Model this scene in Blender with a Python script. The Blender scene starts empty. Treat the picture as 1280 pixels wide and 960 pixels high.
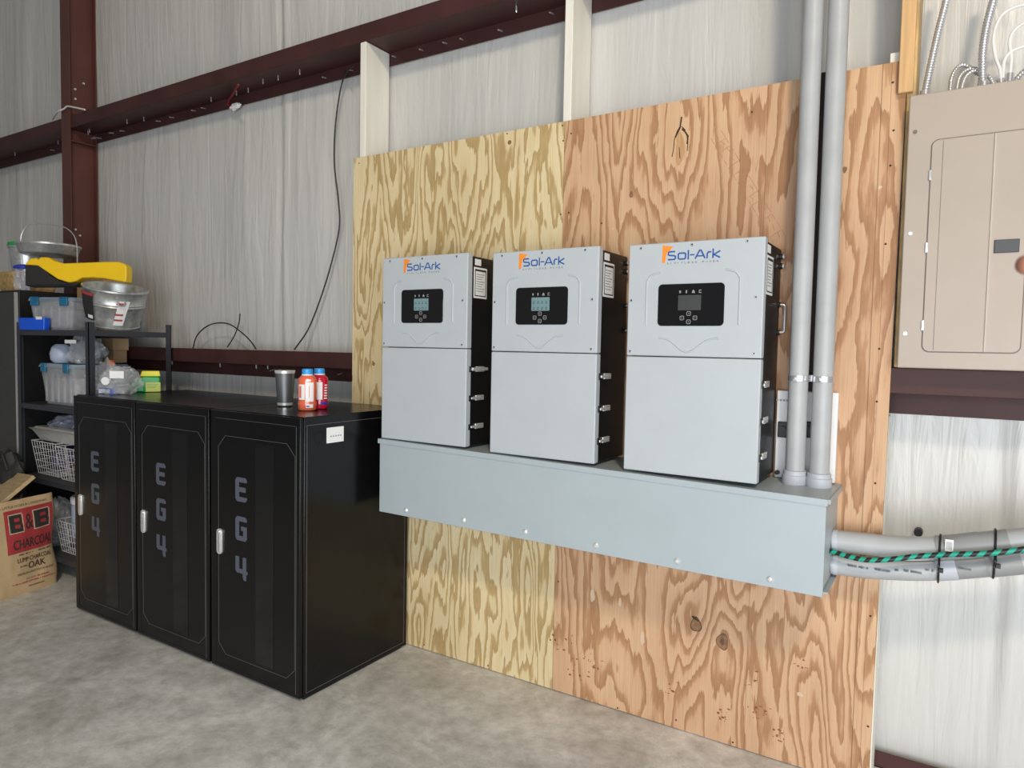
import bpy, bmesh, math, random
import numpy as np
from mathutils import Vector, Matrix, noise
random.seed(7)
S = bpy.context.scene
col = S.collection
PI = math.pi

# ------------------------------------------------------------------ camera
F_PX = 870.6
CAM = Vector((1.40468, -2.62219, 1.49074))
YAW, PITCH, ROLL = 0.55955, -0.05242, 0.01893
ROT = Matrix.Rotation(YAW, 3, 'Z') @ Matrix.Rotation(PI/2+PITCH, 3, 'X') @ Matrix.Rotation(ROLL, 3, 'Z')
cd = bpy.data.cameras.new('camera')
cam = bpy.data.objects.new('camera', cd)
col.objects.link(cam)
cam.matrix_world = Matrix.Translation(CAM) @ ROT.to_4x4()
cd.sensor_width = 36.0
cd.sensor_fit = 'HORIZONTAL'
cd.lens = F_PX/1280*36
cd.clip_start = 0.05
cd.dof.use_dof = True
cd.dof.focus_distance = 3.0
cd.dof.aperture_fstop = 6.6
S.camera = cam
S.view_settings.view_transform = 'Standard'
S.view_settings.look = 'None'
S.view_settings.gamma = 1.0
S.view_settings.exposure = -0.28
S.view_settings.use_curve_mapping = False

# ------------------------------------------------------------------ light
w = bpy.data.worlds.new('world')
S.world = w
w.use_nodes = True
w.node_tree.nodes['Background'].inputs[0].default_value = (0.95, 0.97, 1.0, 1)
w.node_tree.nodes['Background'].inputs[1].default_value = 0.17

def area(name, loc, target, sx, sy, power, color):
    l = bpy.data.lights.new(name, 'AREA')
    l.shape = 'RECTANGLE'; l.size = sx; l.size_y = sy; l.energy = power; l.color = color
    o = bpy.data.objects.new(name, l); col.objects.link(o)
    o.location = loc
    o.rotation_euler = (Vector(target)-Vector(loc)).to_track_quat('-Z', 'Y').to_euler()
    return o
area('high_bay_lamp', (3.4, -5.0, 6.0), (-0.5, 0, 2.2), 0.6, 0.6, 265, (1.0, 0.85, 0.62))
area('garage_door_daylight', (2.5, -4.4, 1.2), (0.0, 0, 0.7), 4.4, 2.1, 265, (0.90, 0.95, 1.0))

# ------------------------------------------------------------------ pixel helper: a ray of the camera meets an axis plane
def hit(u, v, ax, val):
    d = ROT @ Vector(((u-640)/F_PX, -(v-480)/F_PX, -1.0))
    t = (val-CAM[ax])/d[ax]
    return CAM + d*t
def at_depth(u, v, d):
    return CAM + ROT @ Vector(((u-640)/F_PX*d, -(v-480)/F_PX*d, -d))

# ------------------------------------------------------------------ materials
def node(nt, typ, ins=None, **props):
    n = nt.nodes.new(typ)
    for k, v in props.items(): setattr(n, k, v)
    for k, v in (ins or {}).items():
        if isinstance(v, bpy.types.NodeSocket): nt.links.new(v, n.inputs[k])
        else: n.inputs[k].default_value = v
    return n
def mth(nt, op, a, b=None, c=None):
    ins = {0: a}
    if b is not None: ins[1] = b
    if c is not None: ins[2] = c
    return node(nt, 'ShaderNodeMath', ins, operation=op).outputs[0]
def ramp(nt, fac, stops):
    n = node(nt, 'ShaderNodeValToRGB', {0: fac})
    cr = n.color_ramp
    while len(cr.elements) < len(stops): cr.elements.new(0.5)
    for e, (p, c) in zip(cr.elements, stops):
        e.position = p; e.color = (*c, 1) if len(c) == 3 else c
    return n.outputs[0]
def sc(r, g, b):
    f = lambda c: ((c/255+0.055)/1.055)**2.4 if c > 10 else c/255/12.92
    return (f(r), f(g), f(b))
def mat(name, color, rough=0.5, metal=0.0, var=0.06, scale=8.0, bump=0.0, bscale=60.0, spec=0.5, alpha=1.0, trans=0.0, emit=None, coat=0.0, stretch=(1, 1, 1)):
    m = bpy.data.materials.new(name); m.use_nodes = True
    nt = m.node_tree; b = nt.nodes['Principled BSDF']
    tc = node(nt, 'ShaderNodeTexCoord')
    mp = node(nt, 'ShaderNodeMapping', {0: tc.outputs['Object'], 'Scale': stretch})
    nz = node(nt, 'ShaderNodeTexNoise', {'Vector': mp.outputs[0], 'Scale': scale, 'Detail': 3.0})
    c0 = tuple(max(0, c*(1-var)) for c in color); c1 = tuple(min(1, c*(1+var)) for c in color)
    nt.links.new(ramp(nt, nz.outputs[0], [(0.3, c0), (0.7, c1)]), b.inputs['Base Color'])
    b.inputs['Roughness'].default_value = rough
    b.inputs['Metallic'].default_value = metal
    b.inputs['Specular IOR Level'].default_value = spec
    b.inputs['Alpha'].default_value = alpha
    b.inputs['Transmission Weight'].default_value = trans
    b.inputs['Coat Weight'].default_value = coat
    if emit:
        b.inputs['Emission Color'].default_value = (*emit[0], 1); b.inputs['Emission Strength'].default_value = emit[1]
    if bump:
        n2 = node(nt, 'ShaderNodeTexNoise', {'Vector': mp.outputs[0], 'Scale': bscale, 'Detail': 4.0})
        bp = node(nt, 'ShaderNodeBump', {'Height': n2.outputs[0], 'Strength': bump, 'Distance': 0.005})
        nt.links.new(bp.outputs[0], b.inputs['Normal'])
    return m
M = {}
M['inv_grey'] = mat('powder_coat_pale_grey', (0.45, 0.485, 0.515), 0.45, var=0.02, bump=0.05, bscale=900)
M['trough_grey'] = mat('powder_coat_blue_grey', (0.38, 0.435, 0.465), 0.38, var=0.02, bump=0.05, bscale=700)
M['black_metal'] = mat('black_anodised', (0.006, 0.006, 0.007), 0.42, var=0.1)
M['cab_black'] = mat('cabinet_black_gloss', (0.004, 0.004, 0.0045), 0.24, var=0.08, scale=3, spec=0.35, bump=0.02, bscale=5)
M['cab_door'] = mat('cabinet_door_black', (0.0035, 0.0035, 0.004), 0.26, var=0.08, scale=3, spec=0.35, bump=0.02, bscale=5)
M['cab_strip'] = mat('cabinet_dark_stripe', (0.006, 0.006, 0.007), 0.12, var=0.05)
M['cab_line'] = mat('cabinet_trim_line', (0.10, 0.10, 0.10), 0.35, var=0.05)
M['cab_gap'] = mat('cabinet_seam_black', (0.002, 0.002, 0.002), 0.8)
M['badge'] = mat('badge_blue_grey', (0.085, 0.095, 0.125), 0.45, var=0.03)
M['chrome'] = mat('chrome', (0.82, 0.82, 0.82), 0.22, 0.55, var=0.02)
M['steel'] = mat('bright_steel', (0.66, 0.66, 0.68), 0.3, 0.7, var=0.06)
M['tumbler'] = mat('dark_steel_tumbler', (0.30, 0.31, 0.33), 0.30, 0.8, var=0.03)
M['galv'] = mat('galvanised_steel', (0.58, 0.60, 0.60), 0.36, 0.7, var=0.18, scale=35)
M['oxide'] = mat('red_oxide_primer', (0.062, 0.024, 0.023), 0.52, var=0.18, scale=4, spec=0.3, bump=0.04, bscale=40)
M['oxide_red'] = mat('red_oxide_column', (0.105, 0.035, 0.027), 0.5, var=0.15, scale=3)
M['white_wood'] = mat('white_painted_wood', (0.80, 0.775, 0.70), 0.55, var=0.05, scale=5, bump=0.15, bscale=40, stretch=(6, 6, 0.6))
M['raw_wood'] = mat('raw_lumber', (0.60, 0.37, 0.17), 0.6, var=0.18, scale=6, bump=0.1, bscale=30, stretch=(8, 8, 0.5))
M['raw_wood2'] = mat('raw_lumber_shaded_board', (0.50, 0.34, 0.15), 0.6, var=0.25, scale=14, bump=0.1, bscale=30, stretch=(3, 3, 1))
M['plank'] = mat('pale_plank', (0.50, 0.36, 0.19), 0.6, var=0.15, scale=10, stretch=(1, 6, 6))
M['pvc'] = mat('grey_pvc', (0.40, 0.41, 0.42), 0.42, var=0.06, scale=12, bump=0.03)
M['pvc_dark'] = mat('grey_pvc_coupling', (0.27, 0.275, 0.275), 0.42, var=0.05)
M['pvc_collar'] = mat('pvc_collar', (0.46, 0.48, 0.53), 0.4, var=0.05)
M['pvc_ink'] = mat('pipe_ink', (0.10, 0.10, 0.11), 0.6)
M['panel'] = mat('panel_tan_grey', (0.41, 0.345, 0.29), 0.42, var=0.02, bump=0.03, bscale=500)
M['panel_highlight'] = mat('panel_rib_painted_highlight', (0.78, 0.75, 0.70), 0.3)
M['panel_line'] = mat('panel_seam', (0.16, 0.13, 0.11), 0.6)
M['dark_plastic'] = mat('dark_grey_plastic', (0.055, 0.055, 0.06), 0.4)
M['black_plastic'] = mat('black_plastic', (0.010, 0.010, 0.010), 0.45)
M['display'] = mat('display_black_glass', (0.008, 0.008, 0.009), 0.12, var=0.05)
M['lcd'] = mat('lcd_teal', (0.10, 0.16, 0.17), 0.3, emit=((0.30, 0.46, 0.48), 0.30))
M['lcd_off'] = mat('lcd_off_grey', (0.055, 0.058, 0.060), 0.3)
M['lcd_ink'] = mat('lcd_ink', (0.03, 0.05, 0.055), 0.4)
M['icon'] = mat('icon_grey', (0.28, 0.28, 0.29), 0.5)
M['orange'] = mat('logo_orange', (0.85, 0.26, 0.035), 0.45)
M['logo_blue'] = mat('logo_blue', (0.015, 0.085, 0.32), 0.4)
M['logo_grey'] = mat('logo_grey', (0.06, 0.08, 0.14), 0.5)
M['paper'] = mat('white_label', (0.82, 0.82, 0.82), 0.5, var=0.02)
M['ink'] = mat('black_ink', (0.02, 0.02, 0.02), 0.6)
M['grey_ink'] = mat('grey_ink', (0.30, 0.30, 0.31), 0.6)
M['white_plastic'] = mat('white_plastic', (0.80, 0.80, 0.81), 0.4, var=0.02)
M['cable'] = mat('black_cable', (0.012, 0.012, 0.012), 0.5)
M['white_cable'] = mat('white_cable', (0.78, 0.76, 0.74), 0.4)
M['red_string'] = mat('red_string', (0.25, 0.01, 0.02), 0.6)
M['rack'] = mat('rack_dark_steel', (0.050, 0.053, 0.066), 0.38, 0.3, var=0.08)
M['rack_board'] = mat('rack_board', (0.05, 0.05, 0.055), 0.55)
M['locker'] = mat('locker_dark', (0.050, 0.050, 0.048), 0.5, var=0.2, scale=120, bump=0.3, bscale=200)
M['locker_edge'] = mat('locker_edge_bright', (0.35, 0.35, 0.34), 0.35)
M['yellow'] = mat('yellow_plastic', (0.90, 0.58, 0.01), 0.42, var=0.03)
M['black_foam'] = mat('black_soft_plastic', (0.018, 0.018, 0.018), 0.6)
M['blue'] = mat('bright_blue_plastic', (0.01, 0.10, 0.70), 0.35)
M['latch_blue'] = mat('latch_blue', (0.02, 0.16, 0.30), 0.4)
M['clear'] = mat('clear_plastic_tote', (0.66, 0.68, 0.72), 0.12, alpha=0.26, var=0.05)
M['clear_lid'] = mat('clear_lid', (0.50, 0.60, 0.72), 0.2, alpha=0.5, var=0.05)
M['bag'] = mat('clear_bag_film', (0.74, 0.76, 0.80), 0.07, alpha=0.24, var=0.1, bump=0.8, bscale=25, spec=0.9)
M['bag_blue'] = mat('clear_bag_film_blue', (0.52, 0.56, 0.70), 0.08, alpha=0.36, var=0.1, bump=0.8, bscale=25, spec=0.9)
M['cardboard'] = mat('cardboard', (0.47, 0.31, 0.17), 0.7, var=0.04)
M['green'] = mat('green_plastic', (0.01, 0.36, 0.07), 0.3, var=0.05)
M['lime'] = mat('yellow_label', (0.62, 0.70, 0.12), 0.4)
M['cap_yellow'] = mat('yellow_cap', (0.90, 0.80, 0.02), 0.4)
M['foil'] = mat('aluminium_foil', (0.80, 0.78, 0.75), 0.3, 0.45, var=0.1, bump=0.5, bscale=40)
M['wire_white'] = mat('white_coated_wire', (0.62, 0.62, 0.62), 0.4)
M['kraft'] = mat('kraft_paper', (0.56, 0.40, 0.22), 0.65, var=0.08, scale=9, bump=0.4, bscale=18)
M['bag_red'] = mat('bag_red_print', (0.42, 0.045, 0.05), 0.6, var=0.08)
M['bag_black'] = mat('bag_black_print', (0.035, 0.035, 0.03), 0.6)
M['bag_cream'] = mat('bag_cream_print', (0.62, 0.50, 0.33), 0.6)
M['bag_brown'] = mat('bag_brown_print', (0.10, 0.04, 0.03), 0.6)
M['bag_redink'] = mat('bag_red_ink', (0.40, 0.06, 0.04), 0.6)
M['drink_orange'] = mat('orange_drink_bottle', (0.80, 0.16, 0.08), 0.18, var=0.05, coat=0.5)
M['drink_red'] = mat('red_drink_bottle', (0.55, 0.012, 0.04), 0.18, var=0.05, coat=0.5)
M['cap_blue'] = mat('sky_blue_cap', (0.03, 0.34, 0.80), 0.35)
M['label_blue'] = mat('navy_label', (0.03, 0.05, 0.40), 0.4)
M['teal'] = mat('teal_rope', (0.01, 0.33, 0.24), 0.5)
M['skin'] = mat('skin', (0.30, 0.13, 0.085), 0.55, var=0.06, scale=40)
M['sleeve'] = mat('grey_sleeve', (0.08, 0.085, 0.09), 0.8)
M['grey_cloth'] = mat('grey_film', (0.25, 0.26, 0.28), 0.3, bump=0.5, bscale=25)
M['basket_straw'] = mat('straw', (0.45, 0.30, 0.12), 0.7, var=0.3, scale=40)
M['jar_blue'] = mat('pale_blue_plastic', (0.40, 0.46, 0.60), 0.4)
M['cream'] = mat('cream_plastic', (0.52, 0.48, 0.40), 0.5)
M['orange_cap'] = mat('orange_cap', (0.80, 0.16, 0.05), 0.4)
M['strip_dark'] = mat('dark_gap_strip', (0.020, 0.010, 0.010), 0.7)
M['wood_dark'] = mat('knot_dark', (0.05, 0.025, 0.012), 0.8)
M['wood_knot'] = mat('knot_brown', (0.24, 0.13, 0.065), 0.7, var=0.3, scale=60)
M['wood_ring'] = mat('knot_ring', (0.13, 0.065, 0.03), 0.7)
M['wood_heart'] = mat('knot_heart', (0.50, 0.29, 0.14), 0.7, var=0.12, scale=40, stretch=(3, 1, 0.5))
M['wood_stamp'] = mat('wood_stamp_brown', (0.36, 0.20, 0.105), 0.7, var=0.2, scale=30)
M['wood_stain'] = mat('wood_stain_red', (0.26, 0.085, 0.05), 0.7, var=0.3, scale=50)
M['wood_putty'] = mat('wood_putty_pale', (0.62, 0.46, 0.32), 0.7, var=0.1)

def wood_mat(name, stops, fx, fz, bands, knots, detail, tint, seedz, lines=()):
    m = bpy.data.materials.new(name); m.use_nodes = True
    nt = m.node_tree; b = nt.nodes['Principled BSDF']
    tc = node(nt, 'ShaderNodeTexCoord')
    sp = node(nt, 'ShaderNodeSeparateXYZ', {0: tc.outputs['Object']})
    X, Z = sp.outputs[0], sp.outputs[2]
    v = node(nt, 'ShaderNodeCombineXYZ', {0: mth(nt, 'MULTIPLY', X, fx), 1: seedz, 2: mth(nt, 'MULTIPLY', Z, fz)})
    n1 = node(nt, 'ShaderNodeTexNoise', {'Vector': v.outputs[0], 'Scale': 1.0, 'Detail': detail, 'Roughness': 0.42, 'Distortion': 0.25})
    h = mth(nt, 'MULTIPLY', n1.outputs[0], bands)
    v3 = node(nt, 'ShaderNodeCombineXYZ', {0: mth(nt, 'MULTIPLY', X, 45.0), 1: seedz, 2: mth(nt, 'MULTIPLY', Z, 9.0)})
    n3 = node(nt, 'ShaderNodeTexNoise', {'Vector': v3.outputs[0], 'Scale': 1.0, 'Detail': 2.0})
    h = mth(nt, 'ADD', h, mth(nt, 'MULTIPLY', n3.outputs[0], 0.75))
    v5 = node(nt, 'ShaderNodeCombineXYZ', {0: mth(nt, 'MULTIPLY', X, 160.0), 1: seedz, 2: mth(nt, 'MULTIPLY', Z, 14.0)})
    n5 = node(nt, 'ShaderNodeTexNoise', {'Vector': v5.outputs[0], 'Scale': 1.0, 'Detail': 3.0})
    h = mth(nt, 'ADD', h, mth(nt, 'MULTIPLY', n5.outputs[0], 0.38))
    for (kx, kz, a, c, k) in knots:
        dx = mth(nt, 'DIVIDE', mth(nt, 'SUBTRACT', X, kx), a)
        dz = mth(nt, 'DIVIDE', mth(nt, 'SUBTRACT', Z, kz), c)
        d2 = mth(nt, 'ADD', mth(nt, 'MULTIPLY', dx, dx), mth(nt, 'MULTIPLY', dz, dz))
        h = mth(nt, 'ADD', h, mth(nt, 'MULTIPLY', mth(nt, 'POWER', 2.718, mth(nt, 'MULTIPLY', d2, -1.0)), k))
    t = mth(nt, 'FRACT', h)
    c = ramp(nt, t, stops)
    # broad tint
    v2 = node(nt, 'ShaderNodeCombineXYZ', {0: mth(nt, 'MULTIPLY', X, 2.2), 1: seedz+4, 2: mth(nt, 'MULTIPLY', Z, 1.1)})
    n2 = node(nt, 'ShaderNodeTexNoise', {'Vector': v2.outputs[0], 'Scale': 1.0, 'Detail': 2.0})
    tn = ramp(nt, n2.outputs[0], [(0.32, tint[0]), (0.68, tint[1])])
    mx = node(nt, 'ShaderNodeMix', {0: 1.0, 6: c, 7: tn}, data_type='RGBA', blend_type='MULTIPLY')
    # fibres
    v4 = node(nt, 'ShaderNodeCombineXYZ', {0: mth(nt, 'MULTIPLY', X, 320.0), 1: seedz, 2: mth(nt, 'MULTIPLY', Z, 5.0)})
    n4 = node(nt, 'ShaderNodeTexNoise', {'Vector': v4.outputs[0], 'Scale': 1.0, 'Detail': 3.0})
    fb = ramp(nt, n4.outputs[0], [(0.3, (0.91, 0.90, 0.88)), (0.6, (1.04, 1.04, 1.04))])
    mx2 = node(nt, 'ShaderNodeMix', {0: 1.0, 6: mx.outputs[2], 7: fb}, data_type='RGBA', blend_type='MULTIPLY')
    out = mx2.outputs[2]
    for lx, hw in lines:     # veneer joints
        d = mth(nt, 'ABSOLUTE', mth(nt, 'SUBTRACT', X, lx))
        f = mth(nt, 'LESS_THAN', d, hw)
        out = node(nt, 'ShaderNodeMix', {0: mth(nt, 'MULTIPLY', f, 0.6), 6: out, 7: (0.16, 0.07, 0.03, 1)}, data_type='RGBA').outputs[2]
    nt.links.new(out, b.inputs['Base Color'])
    b.inputs['Roughness'].default_value = 0.55
    b.inputs['Specular IOR Level'].default_value = 0.3
    bp = node(nt, 'ShaderNodeBump', {'Height': n4.outputs[0], 'Strength': 0.12, 'Distance': 0.002})
    nt.links.new(bp.outputs[0], b.inputs['Normal'])
    return m
M['ply_yellow'] = wood_mat('pine_plywood_yellow',
    [(0.0, (0.72, 0.60, 0.38)), (0.52, (0.69, 0.56, 0.33)), (0.64, (0.50, 0.36, 0.175)), (0.93, (0.43, 0.30, 0.135)), (1.0, (0.72, 0.60, 0.38))],
    6.0, 1.0, 13.0, [(-0.55, 2.25, 0.22, 0.45, 3.0)], 3.0, ((0.92, 0.90, 0.86), (1.05, 1.05, 1.05)), 3.1)
M['ply_red'] = wood_mat('fir_plywood_reddish',
    [(0.0, (0.61, 0.41, 0.265)), (0.50, (0.575, 0.37, 0.23)), (0.66, (0.43, 0.245, 0.135)), (0.92, (0.37, 0.20, 0.105)), (1.0, (0.61, 0.41, 0.265))],
    4.8, 0.85, 15.0, [(0.497, 2.30, 0.16, 0.36, 4.0), (0.62, 0.44, 0.15, 0.24, 3.5), (0.73, 0.39, 0.13, 0.20, -3.0), (1.02, 0.30, 0.10, 0.3, 2.5)], 2.5,
    ((0.90, 0.84, 0.82), (1.06, 1.04, 0.98)), 9.7, lines=((0.817, 0.0009), (1.178, 0.0016), (1.205, 0.0008)))
M['ply_edge'] = mat('plywood_edge', (0.50, 0.38, 0.22), 0.7, var=0.2, scale=60)

def insulation_mat():
    m = bpy.data.materials.new('white_vinyl_insulation_facing'); m.use_nodes = True
    nt = m.node_tree; b = nt.nodes['Principled BSDF']
    tc = node(nt, 'ShaderNodeTexCoord')
    mp = node(nt, 'ShaderNodeMapping', {0: tc.outputs['Object'], 'Scale': (15, 15, 1.6)})
    n1 = node(nt, 'ShaderNodeTexNoise', {'Vector': mp.outputs[0], 'Scale': 1.0, 'Detail': 4.0, 'Roughness': 0.55, 'Distortion': 1.1})
    mp2 = node(nt, 'ShaderNodeMapping', {0: tc.outputs['Object'], 'Scale': (60, 60, 3)})
    n2 = node(nt, 'ShaderNodeTexNoise', {'Vector': mp2.outputs[0], 'Scale': 1.0, 'Detail': 3.0})
    c = ramp(nt, n2.outputs[0], [(0.3, (0.565, 0.56, 0.54)), (0.7, (0.60, 0.597, 0.58))])
    nt.links.new(c, b.inputs['Base Color'])
    hh = mth(nt, 'ADD', n1.outputs[0], mth(nt, 'MULTIPLY', n2.outputs[0], 0.16))
    bp = node(nt, 'ShaderNodeBump', {'Height': hh, 'Strength': 0.42, 'Distance': 0.02})
    nt.links.new(bp.outputs[0], b.inputs['Normal'])
    b.inputs['Roughness'].default_value = 0.34
    b.inputs['Specular IOR Level'].default_value = 0.5
    return m
M['insul'] = insulation_mat()

def concrete_mat():
    m = bpy.data.materials.new('concrete_floor'); m.use_nodes = True
    nt = m.node_tree; b = nt.nodes['Principled BSDF']
    tc = node(nt, 'ShaderNodeTexCoord')
    n1 = node(nt, 'ShaderNodeTexNoise', {'Vector': tc.outputs['Object'], 'Scale': 2.6, 'Detail': 9.0, 'Roughness': 0.68, 'Distortion': 0.9})
    n2 = node(nt, 'ShaderNodeTexNoise', {'Vector': tc.outputs['Object'], 'Scale': 14.0, 'Detail': 6.0, 'Roughness': 0.7})
    n3 = node(nt, 'ShaderNodeTexNoise', {'Vector': tc.outputs['Object'], 'Scale': 150.0, 'Detail': 2.0})
    c = ramp(nt, n1.outputs[0], [(0.30, (0.44, 0.43, 0.405)), (0.43, (0.56, 0.55, 0.53)), (0.54, (0.65, 0.645, 0.63)), (0.68, (0.80, 0.795, 0.78))])
    s = ramp(nt, n2.outputs[0], [(0.33, (0.76, 0.76, 0.74)), (0.6, (1.06, 1.06, 1.06))])
    s2 = ramp(nt, n3.outputs[0], [(0.28, (0.72, 0.70, 0.68)), (0.4, (1, 1, 1))])
    mx = node(nt, 'ShaderNodeMix', {0: 1.0, 6: c, 7: s}, data_type='RGBA', blend_type='MULTIPLY')
    mx = node(nt, 'ShaderNodeMix', {0: 0.6, 6: mx.outputs[2], 7: s2}, data_type='RGBA', blend_type='MULTIPLY')
    nt.links.new(mx.outputs[2], b.inputs['Base Color'])
    nt.links.new(mth(nt, 'MULTIPLY_ADD', n2.outputs[0], 0.3, 0.42), b.inputs['Roughness'])
    bp = node(nt, 'ShaderNodeBump', {'Height': mth(nt, 'ADD', n2.outputs[0], mth(nt, 'MULTIPLY', n3.outputs[0], 0.2)), 'Strength': 0.25, 'Distance': 0.004})
    nt.links.new(bp.outputs[0], b.inputs['Normal'])
    return m
M['concrete'] = concrete_mat()

# ------------------------------------------------------------------ mesh builder
class MB:
    def __init__(s): s.v = []; s.f = []
    def add(s, vs, fs):
        o = len(s.v); s.v += [Vector(p) for p in vs]; s.f += [tuple(i+o for i in f) for f in fs]; return s
    def box(s, a, b):
        x0, y0, z0 = a; x1, y1, z1 = b
        return s.hexa([(x0,y0,z0),(x1,y0,z0),(x1,y1,z0),(x0,y1,z0),(x0,y0,z1),(x1,y0,z1),(x1,y1,z1),(x0,y1,z1)])
    def hexa(s, v): return s.add(v, [(3,2,1,0),(4,5,6,7),(0,1,5,4),(1,2,6,5),(2,3,7,6),(3,0,4,7)])
    def prism(s, poly, ext):
        n = len(poly); e = Vector(ext); p = [Vector(q) for q in poly]
        return s.add(p+[q+e for q in p], [tuple(range(n))[::-1], tuple(range(n, 2*n))]+[(i, (i+1) % n, n+(i+1) % n, n+i) for i in range(n)])
    def tube(s, pts, r, seg=10, cap=True, rs=None):
        P = [Vector(p) for p in pts]; n = len(P)
        rings = []; up = None
        for i in range(n):
            t = (P[min(i+1, n-1)]-P[max(i-1, 0)]).normalized()
            if up is None:
                up = Vector((0, 0, 1)) if abs(t.z) < 0.9 else Vector((1, 0, 0))
            a = t.cross(up).normalized(); up = a.cross(t).normalized()
            rr = rs[i] if rs else r
            rings.append([P[i]+(a*math.cos(2*PI*k/seg)+up*math.sin(2*PI*k/seg))*rr for k in range(seg)])
        vs = [v for R in rings for v in R]; fs = []
        for i in range(n-1):
            for k in range(seg):
                fs.append((i*seg+k, i*seg+(k+1) % seg, (i+1)*seg+(k+1) % seg, (i+1)*seg+k))
        if cap: fs += [tuple(range(seg))[::-1], tuple(range((n-1)*seg, n*seg))]
        return s.add(vs, fs)
    def cyl(s, a, b, r, seg=16): return s.tube([a, b], r, seg)
    def lathe(s, prof, c=(0, 0, 0), seg=32, mtx=None, sy=1.0):
        vs = []; fs = []; n = len(prof); c = Vector(c)
        for r, z in prof:
            for k in range(seg):
                p = Vector((r*math.cos(2*PI*k/seg), r*math.sin(2*PI*k/seg)*sy, z))
                if mtx: p = mtx @ p
                vs.append(c+p)
        for i in range(n-1):
            for k in range(seg): fs.append((i*seg+k, i*seg+(k+1) % seg, (i+1)*seg+(k+1) % seg, (i+1)*seg+k))
        if prof[0][0] > 1e-6: fs.append(tuple(range(seg))[::-1])
        if prof[-1][0] > 1e-6: fs.append(tuple(range((n-1)*seg, n*seg)))
        return s.add(vs, fs)
    def xf(s, m):
        s.v = [m @ v for v in s.v]; return s

def wloc(o):
    p = Vector((0, 0, 0))
    while o: p = p+o.location; o = o.parent
    return p
def part(name, mb, m, parent=None, bevel=0.0, smooth=False, segs=2, angle=35, label=None):
    me = bpy.data.meshes.new(name)
    off = wloc(parent)
    me.from_pydata([tuple(v-off) for v in mb.v], [], mb.f)
    me.update()
    bm = bmesh.new(); bm.from_mesh(me)
    bmesh.ops.remove_doubles(bm, verts=bm.verts, dist=1e-6)
    bmesh.ops.recalc_face_normals(bm, faces=bm.faces)
    bm.to_mesh(me); bm.free()
    me.materials.append(M[m] if isinstance(m, str) else m)
    if smooth or bevel:
        me.polygons.foreach_set('use_smooth', [True]*len(me.polygons))
        me.set_sharp_from_angle(angle=math.radians(angle))
    o = bpy.data.objects.new(name, me); col.objects.link(o)
    if parent: o.parent = parent
    if bevel:
        md = o.modifiers.new('bevel', 'BEVEL'); md.width = bevel; md.segments = segs; md.limit_method = 'ANGLE'
        md.angle_limit = math.radians(40)
    if label: o['label'] = label
    return o
def thing(name, label, cat, loc=(0, 0, 0), group=None):
    o = bpy.data.objects.new(name, None); col.objects.link(o); o.location = loc
    o.empty_display_size = 0.05
    o['label'] = label; o['category'] = cat
    if group: o['group'] = group
    return o
def tag(o, label, cat, group=None, kind=None):
    o['label'] = label; o['category'] = cat
    if group: o['group'] = group
    if kind: o['kind'] = kind
    return o
def struct(o):
    o['kind'] = 'structure'; return o
def kids(o): return list(o.children)
def copy_tree(o, parent=None):
    c = o.copy(); col.objects.link(c)
    if parent: c.parent = parent
    for ch in kids(o): copy_tree(ch, c)
    return c
def solo(name, mb, m, loc, **k):
    """one-mesh thing with its origin at loc"""
    mb2 = MB(); mb2.v = [v-Vector(loc) for v in mb.v]; mb2.f = mb.f
    o = part(name, mb2, m, **k); o.location = loc; return o
def catmull(pts, n=8):
    P = [Vector(p) for p in pts]; P = [P[0]*2-P[1]]+P+[P[-1]*2-P[-2]]; out = []
    for i in range(1, len(P)-2):
        for k in range(n):
            t = k/n; a, b, c, d = P[i-1], P[i], P[i+1], P[i+2]
            out.append(0.5*((2*b)+(c-a)*t+(2*a-5*b+4*c-d)*t*t+(3*b-a-3*c+d)*t**3))
    out.append(P[-2]); return out
def rrect(x0, z0, x1, z1, r, n=5):
    out = []
    for cx, cz, a0 in ((x1-r, z1-r, 0), (x0+r, z1-r, 90), (x0+r, z0+r, 180), (x1-r, z0+r, 270)):
        for i in range(n+1):
            a = math.radians(a0+90*i/n); out.append((cx+r*math.cos(a), cz+r*math.sin(a)))
    return out
def ribbon(mb, pts2, w, place, thick):
    """flat stroke along 2-D polyline; place(x, z, d) -> 3-D, d is height above the surface"""
    n = len(pts2); L = []; R = []
    for i in range(n):
        p = Vector(pts2[i])
        d0 = (p-Vector(pts2[i-1])).normalized() if i > 0 else None
        d1 = (Vector(pts2[i+1])-p).normalized() if i < n-1 else None
        d = ((d0 or d1)+(d1 or d0)).normalized(); nn = Vector((-d.y, d.x))
        k = 1/max(0.5, nn.dot(Vector((-(d0 or d1).y, (d0 or d1).x))))
        L.append(p+nn*w/2*k); R.append(p-nn*w/2*k)
    vs = []
    for a, b in zip(L, R):
        vs += [place(a.x, a.y, thick), place(b.x, b.y, thick), place(a.x, a.y, 0), place(b.x, b.y, 0)]
    fs = []
    for i in range(n-1):
        j = 4*i; k = j+4
        fs += [(j, j+1, k+1, k), (j, k, k+2, j+2), (j+1, j+3, k+3, k+1), (j+2, k+2, k+3, j+3)]
    fs += [(0, 2, 3, 1), (4*n-4, 4*n-3, 4*n-1, 4*n-2)]
    mb.add(vs, fs)
def poly_on(mb, pts2, place, thick):
    n = len(pts2)
    mb.add([place(x, z, thick) for x, z in pts2]+[place(x, z, 0) for x, z in pts2],
           [tuple(range(n)), tuple(range(n, 2*n))[::-1]]+[(i, n+i, n+(i+1) % n, (i+1) % n) for i in range(n)])
_tc = {}
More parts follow.
